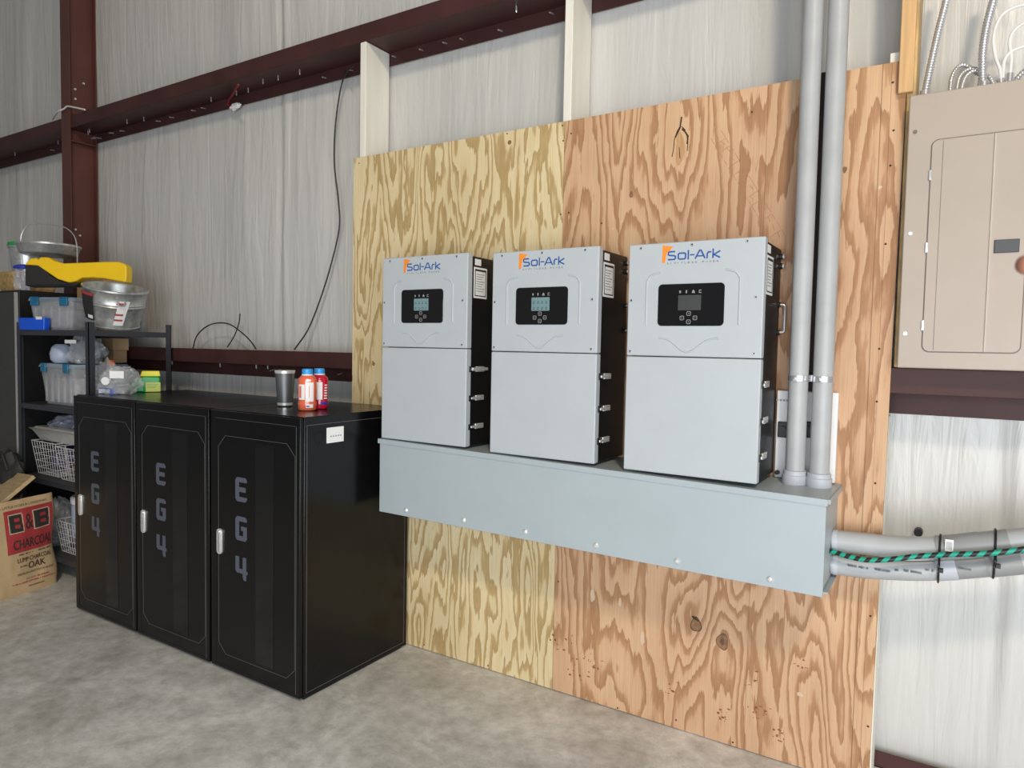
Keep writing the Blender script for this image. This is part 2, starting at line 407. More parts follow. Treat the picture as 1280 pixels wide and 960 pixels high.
def text_mesh(s):
    if s not in _tc:
        cu = bpy.data.curves.new('t', 'FONT'); cu.body = s; cu.size = 1.0; cu.extrude = 0.0; cu.resolution_u = 3
        o = bpy.data.objects.new('t', cu); col.objects.link(o)
        bpy.context.view_layer.update()
        me = bpy.data.meshes.new_from_object(o.evaluated_get(bpy.context.evaluated_depsgraph_get()))
        vs = [v.co.copy() for v in me.vertices]; fs = [tuple(p.vertices) for p in me.polygons]
        bpy.data.objects.remove(o); bpy.data.curves.remove(cu); bpy.data.meshes.remove(me)
        x0 = min(v.x for v in vs); x1 = max(v.x for v in vs); y0 = min(v.y for v in vs); y1 = max(v.y for v in vs)
        _tc[s] = ([((v.x-x0)/(x1-x0), (v.y-y0)/(y1-y0)) for v in vs], fs)
    return _tc[s]
def text(mb, s, x0, z0, x1, z1, place, lift=0.0006):
    vs, fs = text_mesh(s)
    mb.add([place(x0+(x1-x0)*a, z0+(z1-z0)*b, lift) for a, b in vs], fs)

def ticks(mb, x0, z0, x1, z1, place, seed=1, lift=0.0006):
    """print too small to read: broken upright strokes"""
    r = random.Random(seed); h = z1-z0; x = x0
    while x < x1-h*0.3:
        w_ = h*r.uniform(0.35, 0.6)
        if r.random() < 0.85:
            a = z0+h*r.uniform(0, 0.15); b = z1-h*r.uniform(0, 0.15)
            for q in ([(x, a), (x, b)], [(x+w_*0.7, a), (x+w_*0.7, b)], [(x, (a+b)/2), (x+w_*0.7, (a+b)/2)])[:r.choice((2, 3, 3))]:
                ribbon(mb, q, h*0.14, place, lift)
        x += w_+h*0.12

# ================================================================== SETTING
fl = MB().box((-10, -9, -0.12), (7, 0.23, 0.0))
struct(part('floor', fl, 'concrete'))

def insulation():
    x0, x1, z0, z1, st = -10.0, 5.0, 0.0, 4.6, 0.02
    nx = int((x1-x0)/st)+1; nz = int((z1-z0)/0.05)+1
    vs = []
    for j in range(nz):
        z = z0+j*0.05
        # pinched at the girts, billowing between
        b = 0.5-0.5*math.cos(2*PI*((z-1.33) % 1.62)/1.62) if z > 1.33 else 0.5-0.5*math.cos(2*PI*z/1.33)
        for i in range(nx):
            x = x0+i*st
            d = (noise.noise((x*2.3, 1.7, z*0.35))*0.024*(0.3+b)
                 + abs(noise.noise((x*5.5, 5.2, z*0.5)))*0.008
                 + abs(noise.noise((x*14+z*0.8, 9.2, z*0.6)))*0.004)
            y = 0.222-0.012*b-d
            for sx in (-2.034, 1.572, -0.02-6, 3.0):       # seams of the facing
                q = (x-sx-0.02*noise.noise((z*1.3, 3.0, sx)))/0.022; y += 0.016*math.exp(-q*q)-0.010*math.exp(-(q-2.2)**2)
            vs.append((x, min(y, 0.222), z))
    fs = [(j*nx+i, j*nx+i+1, (j+1)*nx+i+1, (j+1)*nx+i) for j in range(nz-1) for i in range(nx-1)]
    mb = MB().add(vs, fs)
    n = len(mb.v)
    mb.add([(x0, 0.225, z0), (x1, 0.225, z0), (x1, 0.225, z1), (x0, 0.225, z1), (x0, 0.28, z0), (x1, 0.28, z0), (x1, 0.28, z1), (x0, 0.28, z1)],
           [(3,2,1,0),(4,5,6,7),(0,1,5,4),(1,2,6,5),(2,3,7,6),(3,0,4,7)])
    return struct(part('wall_back', mb, 'insul', smooth=True, angle=80))
insulation()
# base channel along the slab edge
bc = MB().box((-6, 0.165, 0.0), (4, 0.172, 0.058)).box((-6, 0.165, 0.0), (4, 0.215, 0.004))
struct(part('baseboard_back', bc, 'oxide'))

# ------------------------------------------------------------------ steel frame
def girt(z, label, xs, lip=0.085, back=0.08):
    t = thing('steel_girt', label, 'steel beam', (-1, 0.02, z), 'red steel girts on the wall')
    th = 0.005
    for xa, xb in xs:
        mb = MB().prism([(xa, 0.020, z+lip), (xa, 0.040, z+lip), (xa, 0.040, z+lip-th), (xa, 0.025, z+lip-th), (xa, 0.025, z+th),
                         (xa, 0.203, z+th), (xa, 0.203, z-back), (xa, 0.198, z-back), (xa, 0.198, z), (xa, 0.020, z)], (xb-xa, 0, 0))
        part('channel', mb, 'oxide', t, bevel=0.0015, segs=1)
    return t
g1 = girt(3.022, 'long dark red steel girt high on the wall above the plywood', [(-9.5, -4.125), (-4.115, 4.0)], lip=0.088, back=0.065)
g2 = girt(1.362, 'dark red steel girt at chest height behind the black cabinets and under the breaker panel', [(-9.5, -4.125), (-4.115, 4.0)])
rng = random.Random(3)
def girt_screws(g, z, xs):
    for x in xs:
        k = rng.choice((0, 0, 1))
        if k == 0:
            a = Vector((x, 0.198, z-0.03+rng.uniform(-0.008, 0.008))); b = a+Vector((rng.uniform(-0.004, 0.004), -0.034, -0.006))
        else:
            a = Vector((x, 0.12+rng.uniform(-0.03, 0.03), z)); b = a+Vector((0.002, 0, -0.030))
        part('screw', MB().tube([a, b*0.8+a*0.2, b], 0.004, 6, rs=[0.0042, 0.0042, 0.0012]), 'steel', g)
girt_screws(g1, 3.022, [-4.0+0.16*i+rng.uniform(-0.05, 0.05) for i in range(33)]+[-4.08, -4.06, -4.0, -3.97]+[-5.2, -4.7, -4.5])
girt_screws(g2, 1.362, [-3.0, -2.45, -2.1, -2.07, -2.04, -2.01, -1.75, -1.5])

# column
t = thing('steel_column', 'tall dark red steel wide-flange column on the left, crossed by the girt', 'steel column', (-4.13, 0.1, 0))
part('front_flange', MB().box((-4.19, 0.012, 0.0), (-4.07, 0.019, 4.6)), 'oxide_red', t)
part('web', MB().box((-4.125, 0.019, 0.0), (-4.116, 0.196, 4.6)), 'oxide_red', t)
part('rear_flange', MB().box((-4.19, 0.196, 0.0), (-4.07, 0.204, 4.6)), 'oxide_red', t)
part('stiffener_plate', MB().box((-4.116, 0.021, 2.93), (-4.07, 0.19, 2.938)), 'oxide_red', t)
for x, y, z in [(-4.112, 0.07, 3.32), (-4.112, 0.13, 3.38), (-4.112, 0.07, 3.25), (-4.112, 0.06, 2.30), (-4.112, 0.09, 2.26)]:
    part('bolt', MB().cyl((x-0.006, y, z), (x+0.008, y, z), 0.008, 8), 'steel', t)

# ------------------------------------------------------------------ studs
def stud(x0, x1, z0, z1, m, label, y0=0.0195, y1=0.195, seed=0):
    mb = MB().box((x0, y0, z0), (x1, y1, z1))
    return tag(solo('wooden_stud', mb, m, ((x0+x1)/2, (y0+y1)/2, z0), bevel=0.003), label, 'stud', 'wooden studs between the girts')
stud(-1.196, -1.158, 1.45, 3.020, 'white_wood', 'short white painted stud above the left edge of the yellow plywood')
stud(-0.022, 0.016, 1.45, 3.020, 'white_wood', 'white painted stud above the joint between the two plywood sheets')
stud(0.972, 1.010, 1.45, 3.020, 'white_wood', 'white painted stud seen between the two vertical conduits')
stud(1.196, 1.2385, 0.0, 1.280, 'white_wood', 'white stud along the lower right edge of the reddish plywood', y1=0.16)
stud(1.2500, 1.2755, 1.45, 3.020, 'raw_wood2', 'unpainted brown stud in the gap between plywood and breaker panel', y0=0.003)
stud(1.2255, 1.268, 2.335, 3.5, 'raw_wood', 'unpainted honey coloured stud rising above the breaker panel', y0=-0.020, y1=0.017)
tag(solo('wood_block', MB().box((1.196, 0.02, 2.40), (1.232, 0.10, 2.482)), 'white_wood', (1.18, 0.06, 2.40), bevel=0.002), 'small white block on the top right corner of the reddish plywood', 'block')

# ------------------------------------------------------------------ plywood
def on_wall(y):
    return lambda x, z, d: Vector((x, y-d, z))
W0 = on_wall(0.0)
t = thing('plywood_sheet', 'yellow pine plywood sheet on the left behind the cabinets', 'plywood', (0, 0, 0), 'plywood sheets on the wall')
part('board', MB().box((-1.218, 0.0, 0.004), (-0.002, 0.018, 2.44)), 'ply_yellow', t)
def dot(tt, u, v, r=0.004, m='wood_dark', name='nail_hole'):
    p = hit(u, v, 1, 0.0)
    part(name, MB().cyl((p.x, -0.0006, p.z), (p.x, 0.002, p.z), r, 8), m, tt)
for u, v in [(449, 204), (634, 167), (703, 157), (704, 176), (701, 268), (687, 668), (688, 800), (610, 832), (530, 806), (466, 452)]: dot(t, u, v, 0.0035)
dot(t, 637, 178, 0.010, 'wood_knot', 'knot'); dot(t, 467, 455, 0.010, 'wood_knot', 'knot')
t = thing('plywood_sheet', 'reddish plywood sheet with knots, right of the yellow sheet', 'plywood', (0, 0, 0), 'plywood sheets on the wall')
part('board', MB().hexa([(0, 0, .004), (1.2335, 0, .004), (1.2335, .018, .004), (0, .018, .004), (0, 0, 2.44), (1.249, 0, 2.444), (1.249, .018, 2.444), (0, .018, 2.44)]), 'ply_red', t)
for u, v in [(714, 167), (711, 266), (752, 279), (1116, 103), (1117, 163), (1113, 207), (1107, 305), (1099, 436), (1096, 502), (1094, 604), (1088, 770), (1085, 908), (916, 928), (772, 885), (698, 727), (1008, 128), (940, 140), (694, 800), (845, 900)]: dot(t, u, v, 0.0038)
def knot(tt, u, v, rx, rz, m='wood_knot', d=0.0004, ang=0):
    p = hit(u, v, 1, 0.0); mb = MB()
    pts = []
    for k in range(20):
        a = 2*PI*k/20; r = 1+0.12*math.sin(3*a+u)
        x, z = rx*r*math.cos(a), rz*r*math.sin(a)
        pts.append((p.x+x*math.cos(ang)-z*math.sin(ang), p.z+x*math.sin(ang)+z*math.cos(ang)))
    poly_on(mb, pts, W0, d); part('knot', mb, m, tt)
knot(t, 870, 781, 0.0215, 0.029, 'wood_dark', 0.0002); knot(t, 903, 802, 0.0225, 0.032, 'wood_ring', 0.0002)
knot(t, 870, 781, 0.0185, 0.026, 'wood_knot', 0.0005); knot(t, 903, 802, 0.020, 0.029, 'wood_knot', 0.0005); knot(t, 903, 802, 0.008, 0.013, 'wood_ring', 0.0008)
knot(t, 869, 773, 0.016, 0.005, 'wood_dark', 0.0008, -0.5)
knot(t, 850, 186, 0.018, 0.062, 'wood_heart', 0.0002)
knot(t, 789, 243, 0.008, 0.014); knot(t, 1056, 212, 0.007, 0.011)
mb = MB()      # dark cracks round the large knot at the top
for ln in ([(852, 146), (851, 156), (846, 165), (843, 175), (842, 186), (840, 196)], [(852, 162), (858, 166), (860, 178), (859, 189)], [(852, 158), (857, 163)], [(849, 184), (850, 198)]):
    q = [hit(u, v, 1, 0) for u, v in ln]; ribbon(mb, [(p.x, p.z) for p in q], 0.003, W0, 0.0004)
part('crack', mb, 'wood_dark', t)
mb = MB()
for ln in ([(852, 146), (850, 160), (844, 172)], [(853, 160), (860, 170), (859, 180)]):
    q = [hit(u, v, 1, 0) for u, v in ln]; ribbon(mb, [(p.x, p.z) for p in q], 0.006, W0, 0.0003)
part('crack', mb, 'wood_dark', t)
mb = MB()      # diagonal pressed marks
A = hit(895, 168, 1, 0); B = hit(975, 300, 1, 0); dv = Vector((B.x-A.x, B.z-A.z)); L = dv.length; dv /= L; nv = Vector((-dv.y, dv.x))
r2 = random.Random(11)
s = 0.0
while s < L:
    for w_ in (-0.022, 0.022):
        a = Vector((A.x, A.z))+dv*s+nv*w_; b = a+dv*r2.uniform(0.02, 0.04); ribbon(mb, [a, b], 0.0016, W0, 0.0003)
    if r2.random() < 0.75:
        a = Vector((A.x, A.z))+dv*s-nv*0.020; b = a+nv*0.04; ribbon(mb, [a, b], 0.0018, W0, 0.0003)
    a = Vector((A.x, A.z))+dv*s+nv*r2.uniform(-0.012, 0.012); ribbon(mb, [a, a+dv*0.02+nv*r2.uniform(-.008, .008)], 0.002, W0, 0.0003)
    s += 0.034
part('pressed_mark', mb, 'wood_stamp', t)
r2 = random.Random(5)
mb = MB()
for (u, v, n, sp) in [(700, 800, 8, 14), (725, 832, 12, 22), (740, 828, 8, 18), (838, 862, 8, 12), (905, 895, 12, 12), (950, 893, 14, 22), (975, 918, 8, 12), (935, 848, 5, 14), (1000, 830, 5, 12)]:
    for _ in range(n):
        uu, vv = u+r2.gauss(0, sp*0.5), v+r2.gauss(0, sp*0.38)
        p = hit(uu, vv, 1, 0); rx, rz = r2.uniform(0.002, 0.009), r2.uniform(0.001, 0.0065)
        poly_on(mb, [(p.x+rx*math.cos(a)*r2.uniform(.6, 1.2), p.z+rz*math.sin(a)*r2.uniform(.6, 1.2)) for a in [2*PI*k/7 for k in range(7)]], W0, 0.0003)
part('stain', mb, 'wood_stain', t)
mb = MB()
for (u, v, rx, rz) in [(777, 277, .005, .007), (766, 286, .005, .006), (1100, 234, .006, .007), (741, 745, .012, .03), (775, 753, .008, .018), (803, 798, .010, .030), (1000, 868, .012, .008)]:
    p = hit(u, v, 1, 0)
    poly_on(mb, [(p.x+rx*math.cos(a)*r2.uniform(.7, 1.2), p.z+rz*math.sin(a)*r2.uniform(.7, 1.2)) for a in [2*PI*k/11 for k in range(11)]], W0, 0.0003)
part('patch', mb, 'wood_putty', t)

# ================================================================== INVERTERS
def inverter():
    w_, h_, yf = 0.465, 0.800, -0.295
    t = thing('solar_inverter', 'x', 'inverter', (0, 0, 0), 'wall-mounted inverters above the wiring trough')
    body = part('body', MB().box((0.006, -0.262, 0.0), (w_-0.005, -0.020, h_-0.008)), 'black_metal', t, bevel=0.004)
    part('wall_bracket', MB().box((0.05, -0.020, 0.05), (w_-0.05, 0.0, h_-0.06)), 'black_metal', t)
    zs = 0.408
    uc = part('upper_cover', MB().box((0, yf, zs+0.0015), (w_, -0.260, h_)), 'inv_grey', t, bevel=0.004, segs=3)
    lc = part('lower_cover', MB().box((0, yf, 0.0), (w_, -0.260, zs-0.0015)), 'inv_grey', t, bevel=0.004, segs=3)
    pl = on_wall(yf)
    # embossed arch and chevron
    for s in (0, 1):
        pts = [(0.070, 0.515), (0.070, 0.655), (0.073, 0.672), (0.082, 0.686), (0.098, 0.694), (0.118, 0.697)]
        if s: pts = [(w_-x-0.005, z+0.002) for x, z in pts]
        part('embossed_arch', MB().tube([Vector((p.x, yf+0.0005, p.y)) for p in catmull([(a, b, 0) for a, b in pts], 4)], 0.0038, 8), 'inv_grey', uc, smooth=True, angle=80)
    mb = MB()
    pts = [(0.120, 0.473), (0.150, 0.468), (0.175, 0.452), (0.200, 0.432), (0.220, 0.425), (0.242, 0.432), (0.267, 0.452), (0.295, 0.468), (0.325, 0.473)]
    mb.tube([Vector((p.x, yf+0.0006, p.y)) for p in catmull([(a, b, 0) for a, b in pts], 4)], 0.0036, 8)
    part('embossed_chevron', mb, 'inv_grey', uc, smooth=True, angle=80)
    for x, z in [(0.044, 0.785), (0.226, 0.787), (0.408, 0.787), (0.008+0.005, 0.604), (0.441, 0.606), (0.013, 0.424), (0.441, 0.424)]:
        sc_ = part('screw', MB().cyl((x, yf-0.0015, z), (x, yf+0.002, z), 0.0052, 12), 'steel', uc)
        part('slot', MB().cyl((x+0.001, yf-0.0022, z+0.001), (x+0.001, yf-0.001, z+0.001), 0.0026, 8), 'ink', sc_)
    # display
    dp = part('display', MB().prism([(x, yf-0.003, z) for x, z in rrect(0.113, 0.514, 0.341, 0.657, 0.014)], (0, 0.006, 0)), 'display', t, bevel=0.001, segs=1)
    scr = part('screen', MB().prism([(x, yf-0.0038, z) for x, z in rrect(0.185, 0.567, 0.264, 0.618, 0.002)], (0, 0.002, 0)), 'lcd', dp)
    mb = MB(); pd = on_wall(yf-0.0038)
    for i in range(4):
        for j in range(2):
            x = 0.190+i*0.0185; z = 0.573+j*0.023
            ribbon(mb, [(x, z), (x+0.010, z)], 0.0022, pd, 0.0004)
            ribbon(mb, [(x+0.003, z+0.006), (x+0.009, z+0.006)], 0.003, pd, 0.0004)
    part('readout', mb, 'lcd_ink', dp)
    mb = MB(); pd = on_wall(yf-0.003)
    for k, x in enumerate((0.191, 0.213, 0.237, 0.260)):
        if k == 0: poly_on(mb, [(x-.003, .628), (x, .624), (x+.003, .628), (x+.003, .634), (x-.003, .634)], pd, 0.0006)
        elif k == 1: poly_on(mb, [(x-.0022, .625), (x+.0022, .625), (x+.0022, .635), (x-.0022, .635)], pd, 0.0006)
        elif k == 2: poly_on(mb, [(x-.006, .625), (x+.006, .625), (x+.002, .635), (x-.002, .635)], pd, 0.0006)
        else:
            ribbon(mb, [(x-.005, .626), (x+.005, .626)], 0.0022, pd, 0.0006); ribbon(mb, [(x-.004, .634), (x+.004, .634)], 0.0022, pd, 0.0006); ribbon(mb, [(x-.003, .626), (x-.003, .634)], 0.002, pd, 0.0006)
    part('icon', mb, 'icon', dp)
    for x, z in [(0.200, 0.541), (0.245, 0.541), (0.223, 0.556), (0.223, 0.528)]:
        mb = MB(); q = rrect(x-.0065, z-.0065, x+.0065, z+.0065, .003, 3); q.append(q[0])
        ribbon(mb, q, 0.0018, pd, 0.0006); ribbon(mb, [(x-.002, z), (x+.002, z)], 0.002, pd, 0.0006)
        part('button', mb, 'icon', dp)
    # logo
    mb = MB(); X = lambda a: 0.122+a*0.198; Z = lambda b: 0.738+b*0.042   # a, b over the lettering box
    poly_on(mb, [(0.1235, 0.791), (0.160, 0.785), (0.149, 0.770), (0.140, 0.766), (0.136, 0.752), (0.133, 0.730), (0.122, 0.730)], pl, 0.0006)
    part('logo_mark', mb, 'orange', t)
    mb = MB(); sw = 0.0048
    def st(pts, w2=sw): ribbon(mb, pts, w2, pl, 0.0010)
    bz = 0.741
    def cyc(p): return p
    # S
    st([(0.168, bz+.0265), (0.148, bz+.0265), (0.1445, bz+.024), (0.1445, bz+.017), (0.148, bz+.0145), (0.166, bz+.0125), (0.170, bz+.010), (0.170, bz+.004), (0.166, bz), (0.1435, bz)])
    # o
    st([(0.184, bz), (0.180, bz+.003), (0.180, bz+.017), (0.184, bz+.020), (0.201, bz+.020), (0.205, bz+.017), (0.205, bz+.003), (0.201, bz), (0.184, bz)])
    st([(0.2145, bz-.0025), (0.2145, bz+.029)])
    st([(0.220, bz+.0125), (0.236, bz+.0125)], 0.004)
    st([(0.238, bz-.0015), (0.253, bz+.026), (0.258, bz+.026), (0.272, bz-.0015)])
    st([(0.245, bz+.0075), (0.265, bz+.0075)], 0.004)
    st([(0.279, bz-.002), (0.279, bz+.014), (0.283, bz+.019), (0.292, bz+.019)])
    st([(0.2985, bz-.002), (0.2985, bz+.029)])
    st([(0.322, bz+.021), (0.301, bz+.0095), (0.322, bz-.001)])
    part('logo_lettering', mb, 'logo_blue', t)
    mb = MB()
    n = 15; s_ = 'LIMITLESS POWER'
    for i, ch in enumerate(s_):
        if ch == ' ': continue
        x = 0.142+i*0.0121
        text(mb, ch, x, 0.7255, x+(0.0014 if ch == 'I' else 0.0062), 0.7315, pl, 0.0006)
    part('slogan_lettering', mb, 'logo_grey', t)
    # right side labels, latches, handle, glands
    xs = w_-0.005
    lb = part('warning_label', MB().box((xs, -0.245, h_-0.180), (xs+0.0012, -0.150, h_-0.052)), 'paper', t)
    mb = MB().box((xs+0.0012, -0.238, h_-0.068), (xs+0.0018, -0.157, h_-0.060)).box((xs+0.0012, -0.238, h_-0.172), (xs+0.0018, -0.157, h_-0.168))
    mb.box((xs+0.0012, -0.238, h_-0.172), (xs+0.0018, -0.234, h_-0.060)).box((xs+0.0012, -0.161, h_-0.172), (xs+0.0018, -0.157, h_-0.060))
    part('border', mb, 'ink', lb)
    mb = MB()
    for k in range(8): mb.box((xs+0.0012, -0.228, h_-0.082-k*0.010), (xs+0.0017, -0.169-0.01*(k % 3), h_-0.079-k*0.010))
    part('text_line', mb, 'grey_ink', lb)
    part('sticker', MB().box((xs, -0.238, h_-0.044), (xs+0.0012, -0.195, h_-0.018)), 'paper', t)
    for z in (0.323, 0.202, 0.082):
        lt = part('latch', MB().box((xs, -0.225, z-0.011), (xs+0.007, -0.165, z+0.011)), 'chrome', t, bevel=0.002)
        part('lever', MB().box((xs+0.007, -0.262, z-0.005), (xs+0.012, -0.190, z+0.005)), 'chrome', lt, bevel=0.0015)
        part('catch', MB().box((xs+0.0, -0.275, z-0.012), (xs+0.009, -0.255, z+0.012)), 'black_metal', lt, bevel=0.001)
    hp = [(xs, -0.040, 0.50), (xs+0.019, -0.040, 0.502), (xs+0.022, -0.040, 0.506), (xs+0.022, -0.040, 0.592), (xs+0.019, -0.040, 0.596), (xs, -0.040, 0.598)]
    hd = part('side_handle', MB().tube(hp, 0.0045, 8), 'steel', t, smooth=True)
    for z in (0.50, 0.598): part('mount', MB().cyl((xs, -0.040, z), (xs+0.008, -0.040, z), 0.009, 10), 'black_metal', hd)
    for z in (0.765, 0.732):
        gl = part('antenna_port', MB().cyl((xs, -0.040, z), (xs+0.010, -0.040, z), 0.010, 12), 'black_metal', t)
        part('cap', MB().cyl((xs+0.010, -0.040, z), (xs+0.015, -0.040, z), 0.0095, 12), 'steel', gl)
    return t
inv = inverter()
INV = [(-0.741, 1.074, 'left wall inverter, pale grey with lit screen, one side latch open'),
       (-0.154, 1.066, 'middle wall inverter, pale grey with lit screen'),
       (0.427, 1.061, 'right wall inverter, pale grey with dark unlit screen, beside the conduits')]
invs = [inv, copy_tree(inv), copy_tree(inv)]
for o, (x, z, lb) in zip(invs, INV):
    o.location = (x, 0, z); o['label'] = lb
for ch in kids(invs[2]):
    if ch.name.startswith('display'):
        for c in kids(ch):
            if c.name.startswith('screen'):
                c.data = c.data.copy(); c.data.materials[0] = M['lcd_off']
            if c.name.startswith('readout'): bpy.data.objects.remove(c)
# the open top latch of the left inverter
lt = [c for c in kids(invs[0]) if c.name.startswith('latch')][0]
for c in kids(lt):
    if c.name.startswith('lever'):
        xs = 0.460; mb = MB().box((xs+0.004, -0.262, 0.317), (xs+0.016, -0.150, 0.330))
        c.data = c.data.copy(); me = c.data
        me.clear_geometry(); me.from_pydata([tuple(v) for v in mb.v], [], mb.f); me.update()

# ================================================================== WIRING TROUGH
GX0, GX1 = -0.738, 1.104
def gz(x, which):
    f = (x-GX0)/(GX1-GX0)
    return {'top': 1.072-0.030*f, 'bot': 0.755-0.008*f}[which]
t = thing('wiring_trough', 'long pale blue-grey metal wiring trough under the three inverters', 'wiring trough', (0.18, 0, 0.75))
def slab(x0, x1, y0, y1, za0, za1, zb0, zb1):   # za at x0 (bottom, top), zb at x1
    return MB().hexa([(x0, y0, za0), (x1, y0, zb0), (x1, y1, zb0), (x0, y1, za0), (x0, y0, za1), (x1, y0, zb1), (x1, y1, zb1), (x0, y1, za1)])
part('body', slab(GX0+0.004, GX1-0.004, -0.296, -0.0005, gz(GX0, 'bot')+0.004, gz(GX0, 'top')-0.003, gz(GX1, 'bot')+0.004, gz(GX1, 'top')-0.003), 'trough_grey', t)
part('front_cover', slab(GX0, GX1, -0.306, -0.297, gz(GX0, 'bot')-0.012, gz(GX0, 'top')-0.018, gz(GX1, 'bot')-0.012, gz(GX1, 'top')-0.018), 'trough_grey', t, bevel=0.001, segs=1)
ld = slab(GX0-0.008, GX1+0.004, -0.309, -0.0005, gz(GX0, 'top')-0.002, gz(GX0, 'top'), gz(GX1, 'top')-0.002, gz(GX1, 'top'))
ld.v += slab(GX0-0.008, GX1+0.004, -0.311, -0.308, gz(GX0, 'top')-0.020, gz(GX0, 'top'), gz(GX1, 'top')-0.020, gz(GX1, 'top')).v
ld.f += [tuple(i+8 for i in f) for f in ld.f[:6]]
part('lid', ld, 'trough_grey', t)
part('end_flange', MB().box((GX1-0.002, -0.29, gz(GX1, 'top')-0.018), (GX1+0.010, -0.002, gz(GX1, 'top')-0.003)), 'trough_grey', t, bevel=0.001)
part('drain_tray', MB().box((GX1-0.02, -0.285, 0.742), (GX1+0.012, -0.005, 0.746)), 'trough_grey', t)
for u, v in [(507, 638), (579, 650.5), (656, 665), (744.5, 682), (846, 701.5), (962.5, 724)]:
    p = hit(u, v, 1, -0.309)
    sc_ = part('cover_screw', MB().lathe([(0, 0.008), (0.006, 0.007), (0.010, 0.003), (0.011, -0.004), (0, -0.004)], (p.x, -0.306, p.z), 14, Matrix.Rotation(PI/2, 3, 'X')), 'chrome', t, smooth=True)
p = hit(471, 611, 1, -0.20)
part('left_bushing', MB().cyl((GX0-0.02, -0.2, p.z), (GX0+0.01, -0.2, p.z), 0.028, 20), 'pvc', t)

# ================================================================== VERTICAL CONDUITS
def vconduit(x, y, label, zb):
    t = thing('vertical_conduit', label, 'conduit', (x, y, zb), 'vertical grey conduits rising from the trough')
    part('pipe', MB().cyl((x, y, zb+0.02), (x, y, 4.3), 0.0315, 32), 'pvc', t, smooth=True)
    part('collar', MB().lathe([(0.0, zb), (0.040, zb), (0.041, zb+0.004), (0.041, zb+0.030), (0.037, zb+0.033), (0.0315, zb+0.034)], (x, y, 0), 32), 'pvc_collar', t, smooth=True)
    part('collar_rim', MB().lathe([(0.0375, zb+0.030), (0.0375, zb+0.046), (0.034, zb+0.048), (0.0315, zb+0.048)], (x, y, 0), 32), 'pvc_collar', t, smooth=True)
    zc = 1.405
    st_ = part('strap', MB().lathe([(0.0315, zc-0.010), (0.0335, zc-0.009), (0.0335, zc+0.009), (0.0315, zc+0.010)], (x, y, 0), 32), 'steel', t, smooth=True)
    part('strap_screw', MB().box((x-0.006, y-0.043, zc-0.005), (x+0.006, y-0.030, zc+0.005)), 'steel', st_, bevel=0.001)
    return t
vconduit(0.9745, -0.105, 'left one of the two vertical grey conduits, nearer the inverters', gz(0.97, 'top'))
vconduit(1.0515, -0.105, 'right one of the two vertical grey conduits, nearer the breaker panel', gz(1.05, 'top'))
t = thing('dark_strip', 'dark narrow strip standing behind the two vertical conduits', 'strut', (1.0, 0, 1.05))
part('channel', MB().box((0.972, -0.040, 1.36), (1.020, -0.0005, 2.437)), 'strip_dark', t)  # near-black vertical strip filling the gap between the two pipes
# short horizontal strut the straps bolt to
for zc in (1.405,):
    part('cross_channel', MB().box((0.955, -0.070, zc-0.012), (1.072, -0.041, zc+0.012)), 'steel', t, bevel=0.002)

# white box behind conduits
z0 = gz(1.0, 'top')
t = thing('surge_box', 'flat white electrical box with black connectors behind the vertical conduits', 'electrical box', (0.985, 0, z0))
part('enclosure', MB().box((0.893, -0.030, z0+0.003), (1.091, -0.0005, 1.357)), 'white_plastic', t, bevel=0.003)
for u in (979, 1011):
    p = hit(u, 537, 1, -0.035)
    part('connector', MB().box((p.x-0.018, -0.040, p.z-0.028), (p.x+0.018, -0.030, p.z+0.028)), 'black_plastic', t, bevel=0.003)
    part('connector_nut', MB().cyl((p.x, -0.050, p.z), (p.x, -0.038, p.z), 0.014, 8), 'black_plastic', t)
p = hit(978, 500, 1, -0.03); mb = MB()
for k in range(4): mb.box((p.x-0.02+k*0.011, -0.0306, p.z-0.004), (p.x-0.013+k*0.011, -0.030, p.z+0.003))
part('printing', mb, 'grey_ink', t)
p = hit(972, 590, 1, -0.03); part('cable_gland', MB().cyl((p.x, -0.045, p.z), (p.x, -0.028, p.z), 0.008, 10), 'black_plastic', t)

# ================================================================== HORIZONTAL CONDUITS
def hpts(l, y): return [Vector((hit(u, v, 1, yy))) for (u, v), yy in zip(l, y)]
def hconduit(label, path, ys, joints, r):
    pts = hpts(path, ys)
    pts = [Vector((GX1-0.003, pts[0].y, pts[0].z))]+pts[1:]
    e = pts[-1]; pts.append(e+(e-pts[-2]).normalized()*0.7)
    cv = catmull(pts, 10)
    t = thing('horizontal_conduit', label, 'conduit', tuple(pts[0]), 'grey conduits running right from the trough')
    part('pipe', MB().tube(cv, r, 28), 'pvc', t, smooth=True)
    for u0, u1, m, kk in joints:
        seg = [p for p in cv]
        # trim by pixel column
        def at_u(u):
            best = None
            for a, b in zip(cv[:-1], cv[1:]):
                pa, pb = px(a), px(b)
                if pa <= u <= pb: return a.lerp(b, (u-pa)/(pb-pa+1e-9))
            return cv[-1]
        mid = [p for p in cv if u0 < px(p) < u1]
        part('coupling', MB().tube([at_u(u0)]+mid+[at_u(u1)], r*kk, 28), m, t, smooth=True)
    return t, cv
def px(p):
    d = ROT.transposed() @ (Vector(p)-CAM); return 640+F_PX*d.x/-d.z
hc1, cv1 = hconduit('upper one of the two grey conduits leaving the trough to the right', [(1042, 676), (1075, 679), (1110, 683), (1150, 685), (1190, 684), (1230, 680), (1280, 675)], [-0.10, -0.10, -0.10, -0.10, -0.10, -0.10, -0.10],
                    [(1042, 1048, 'pvc_collar', 1.06), (1171, 1226, 'pvc_dark', 1.09), (1226, 1262, 'pvc_dark', 1.04)], 0.0355)
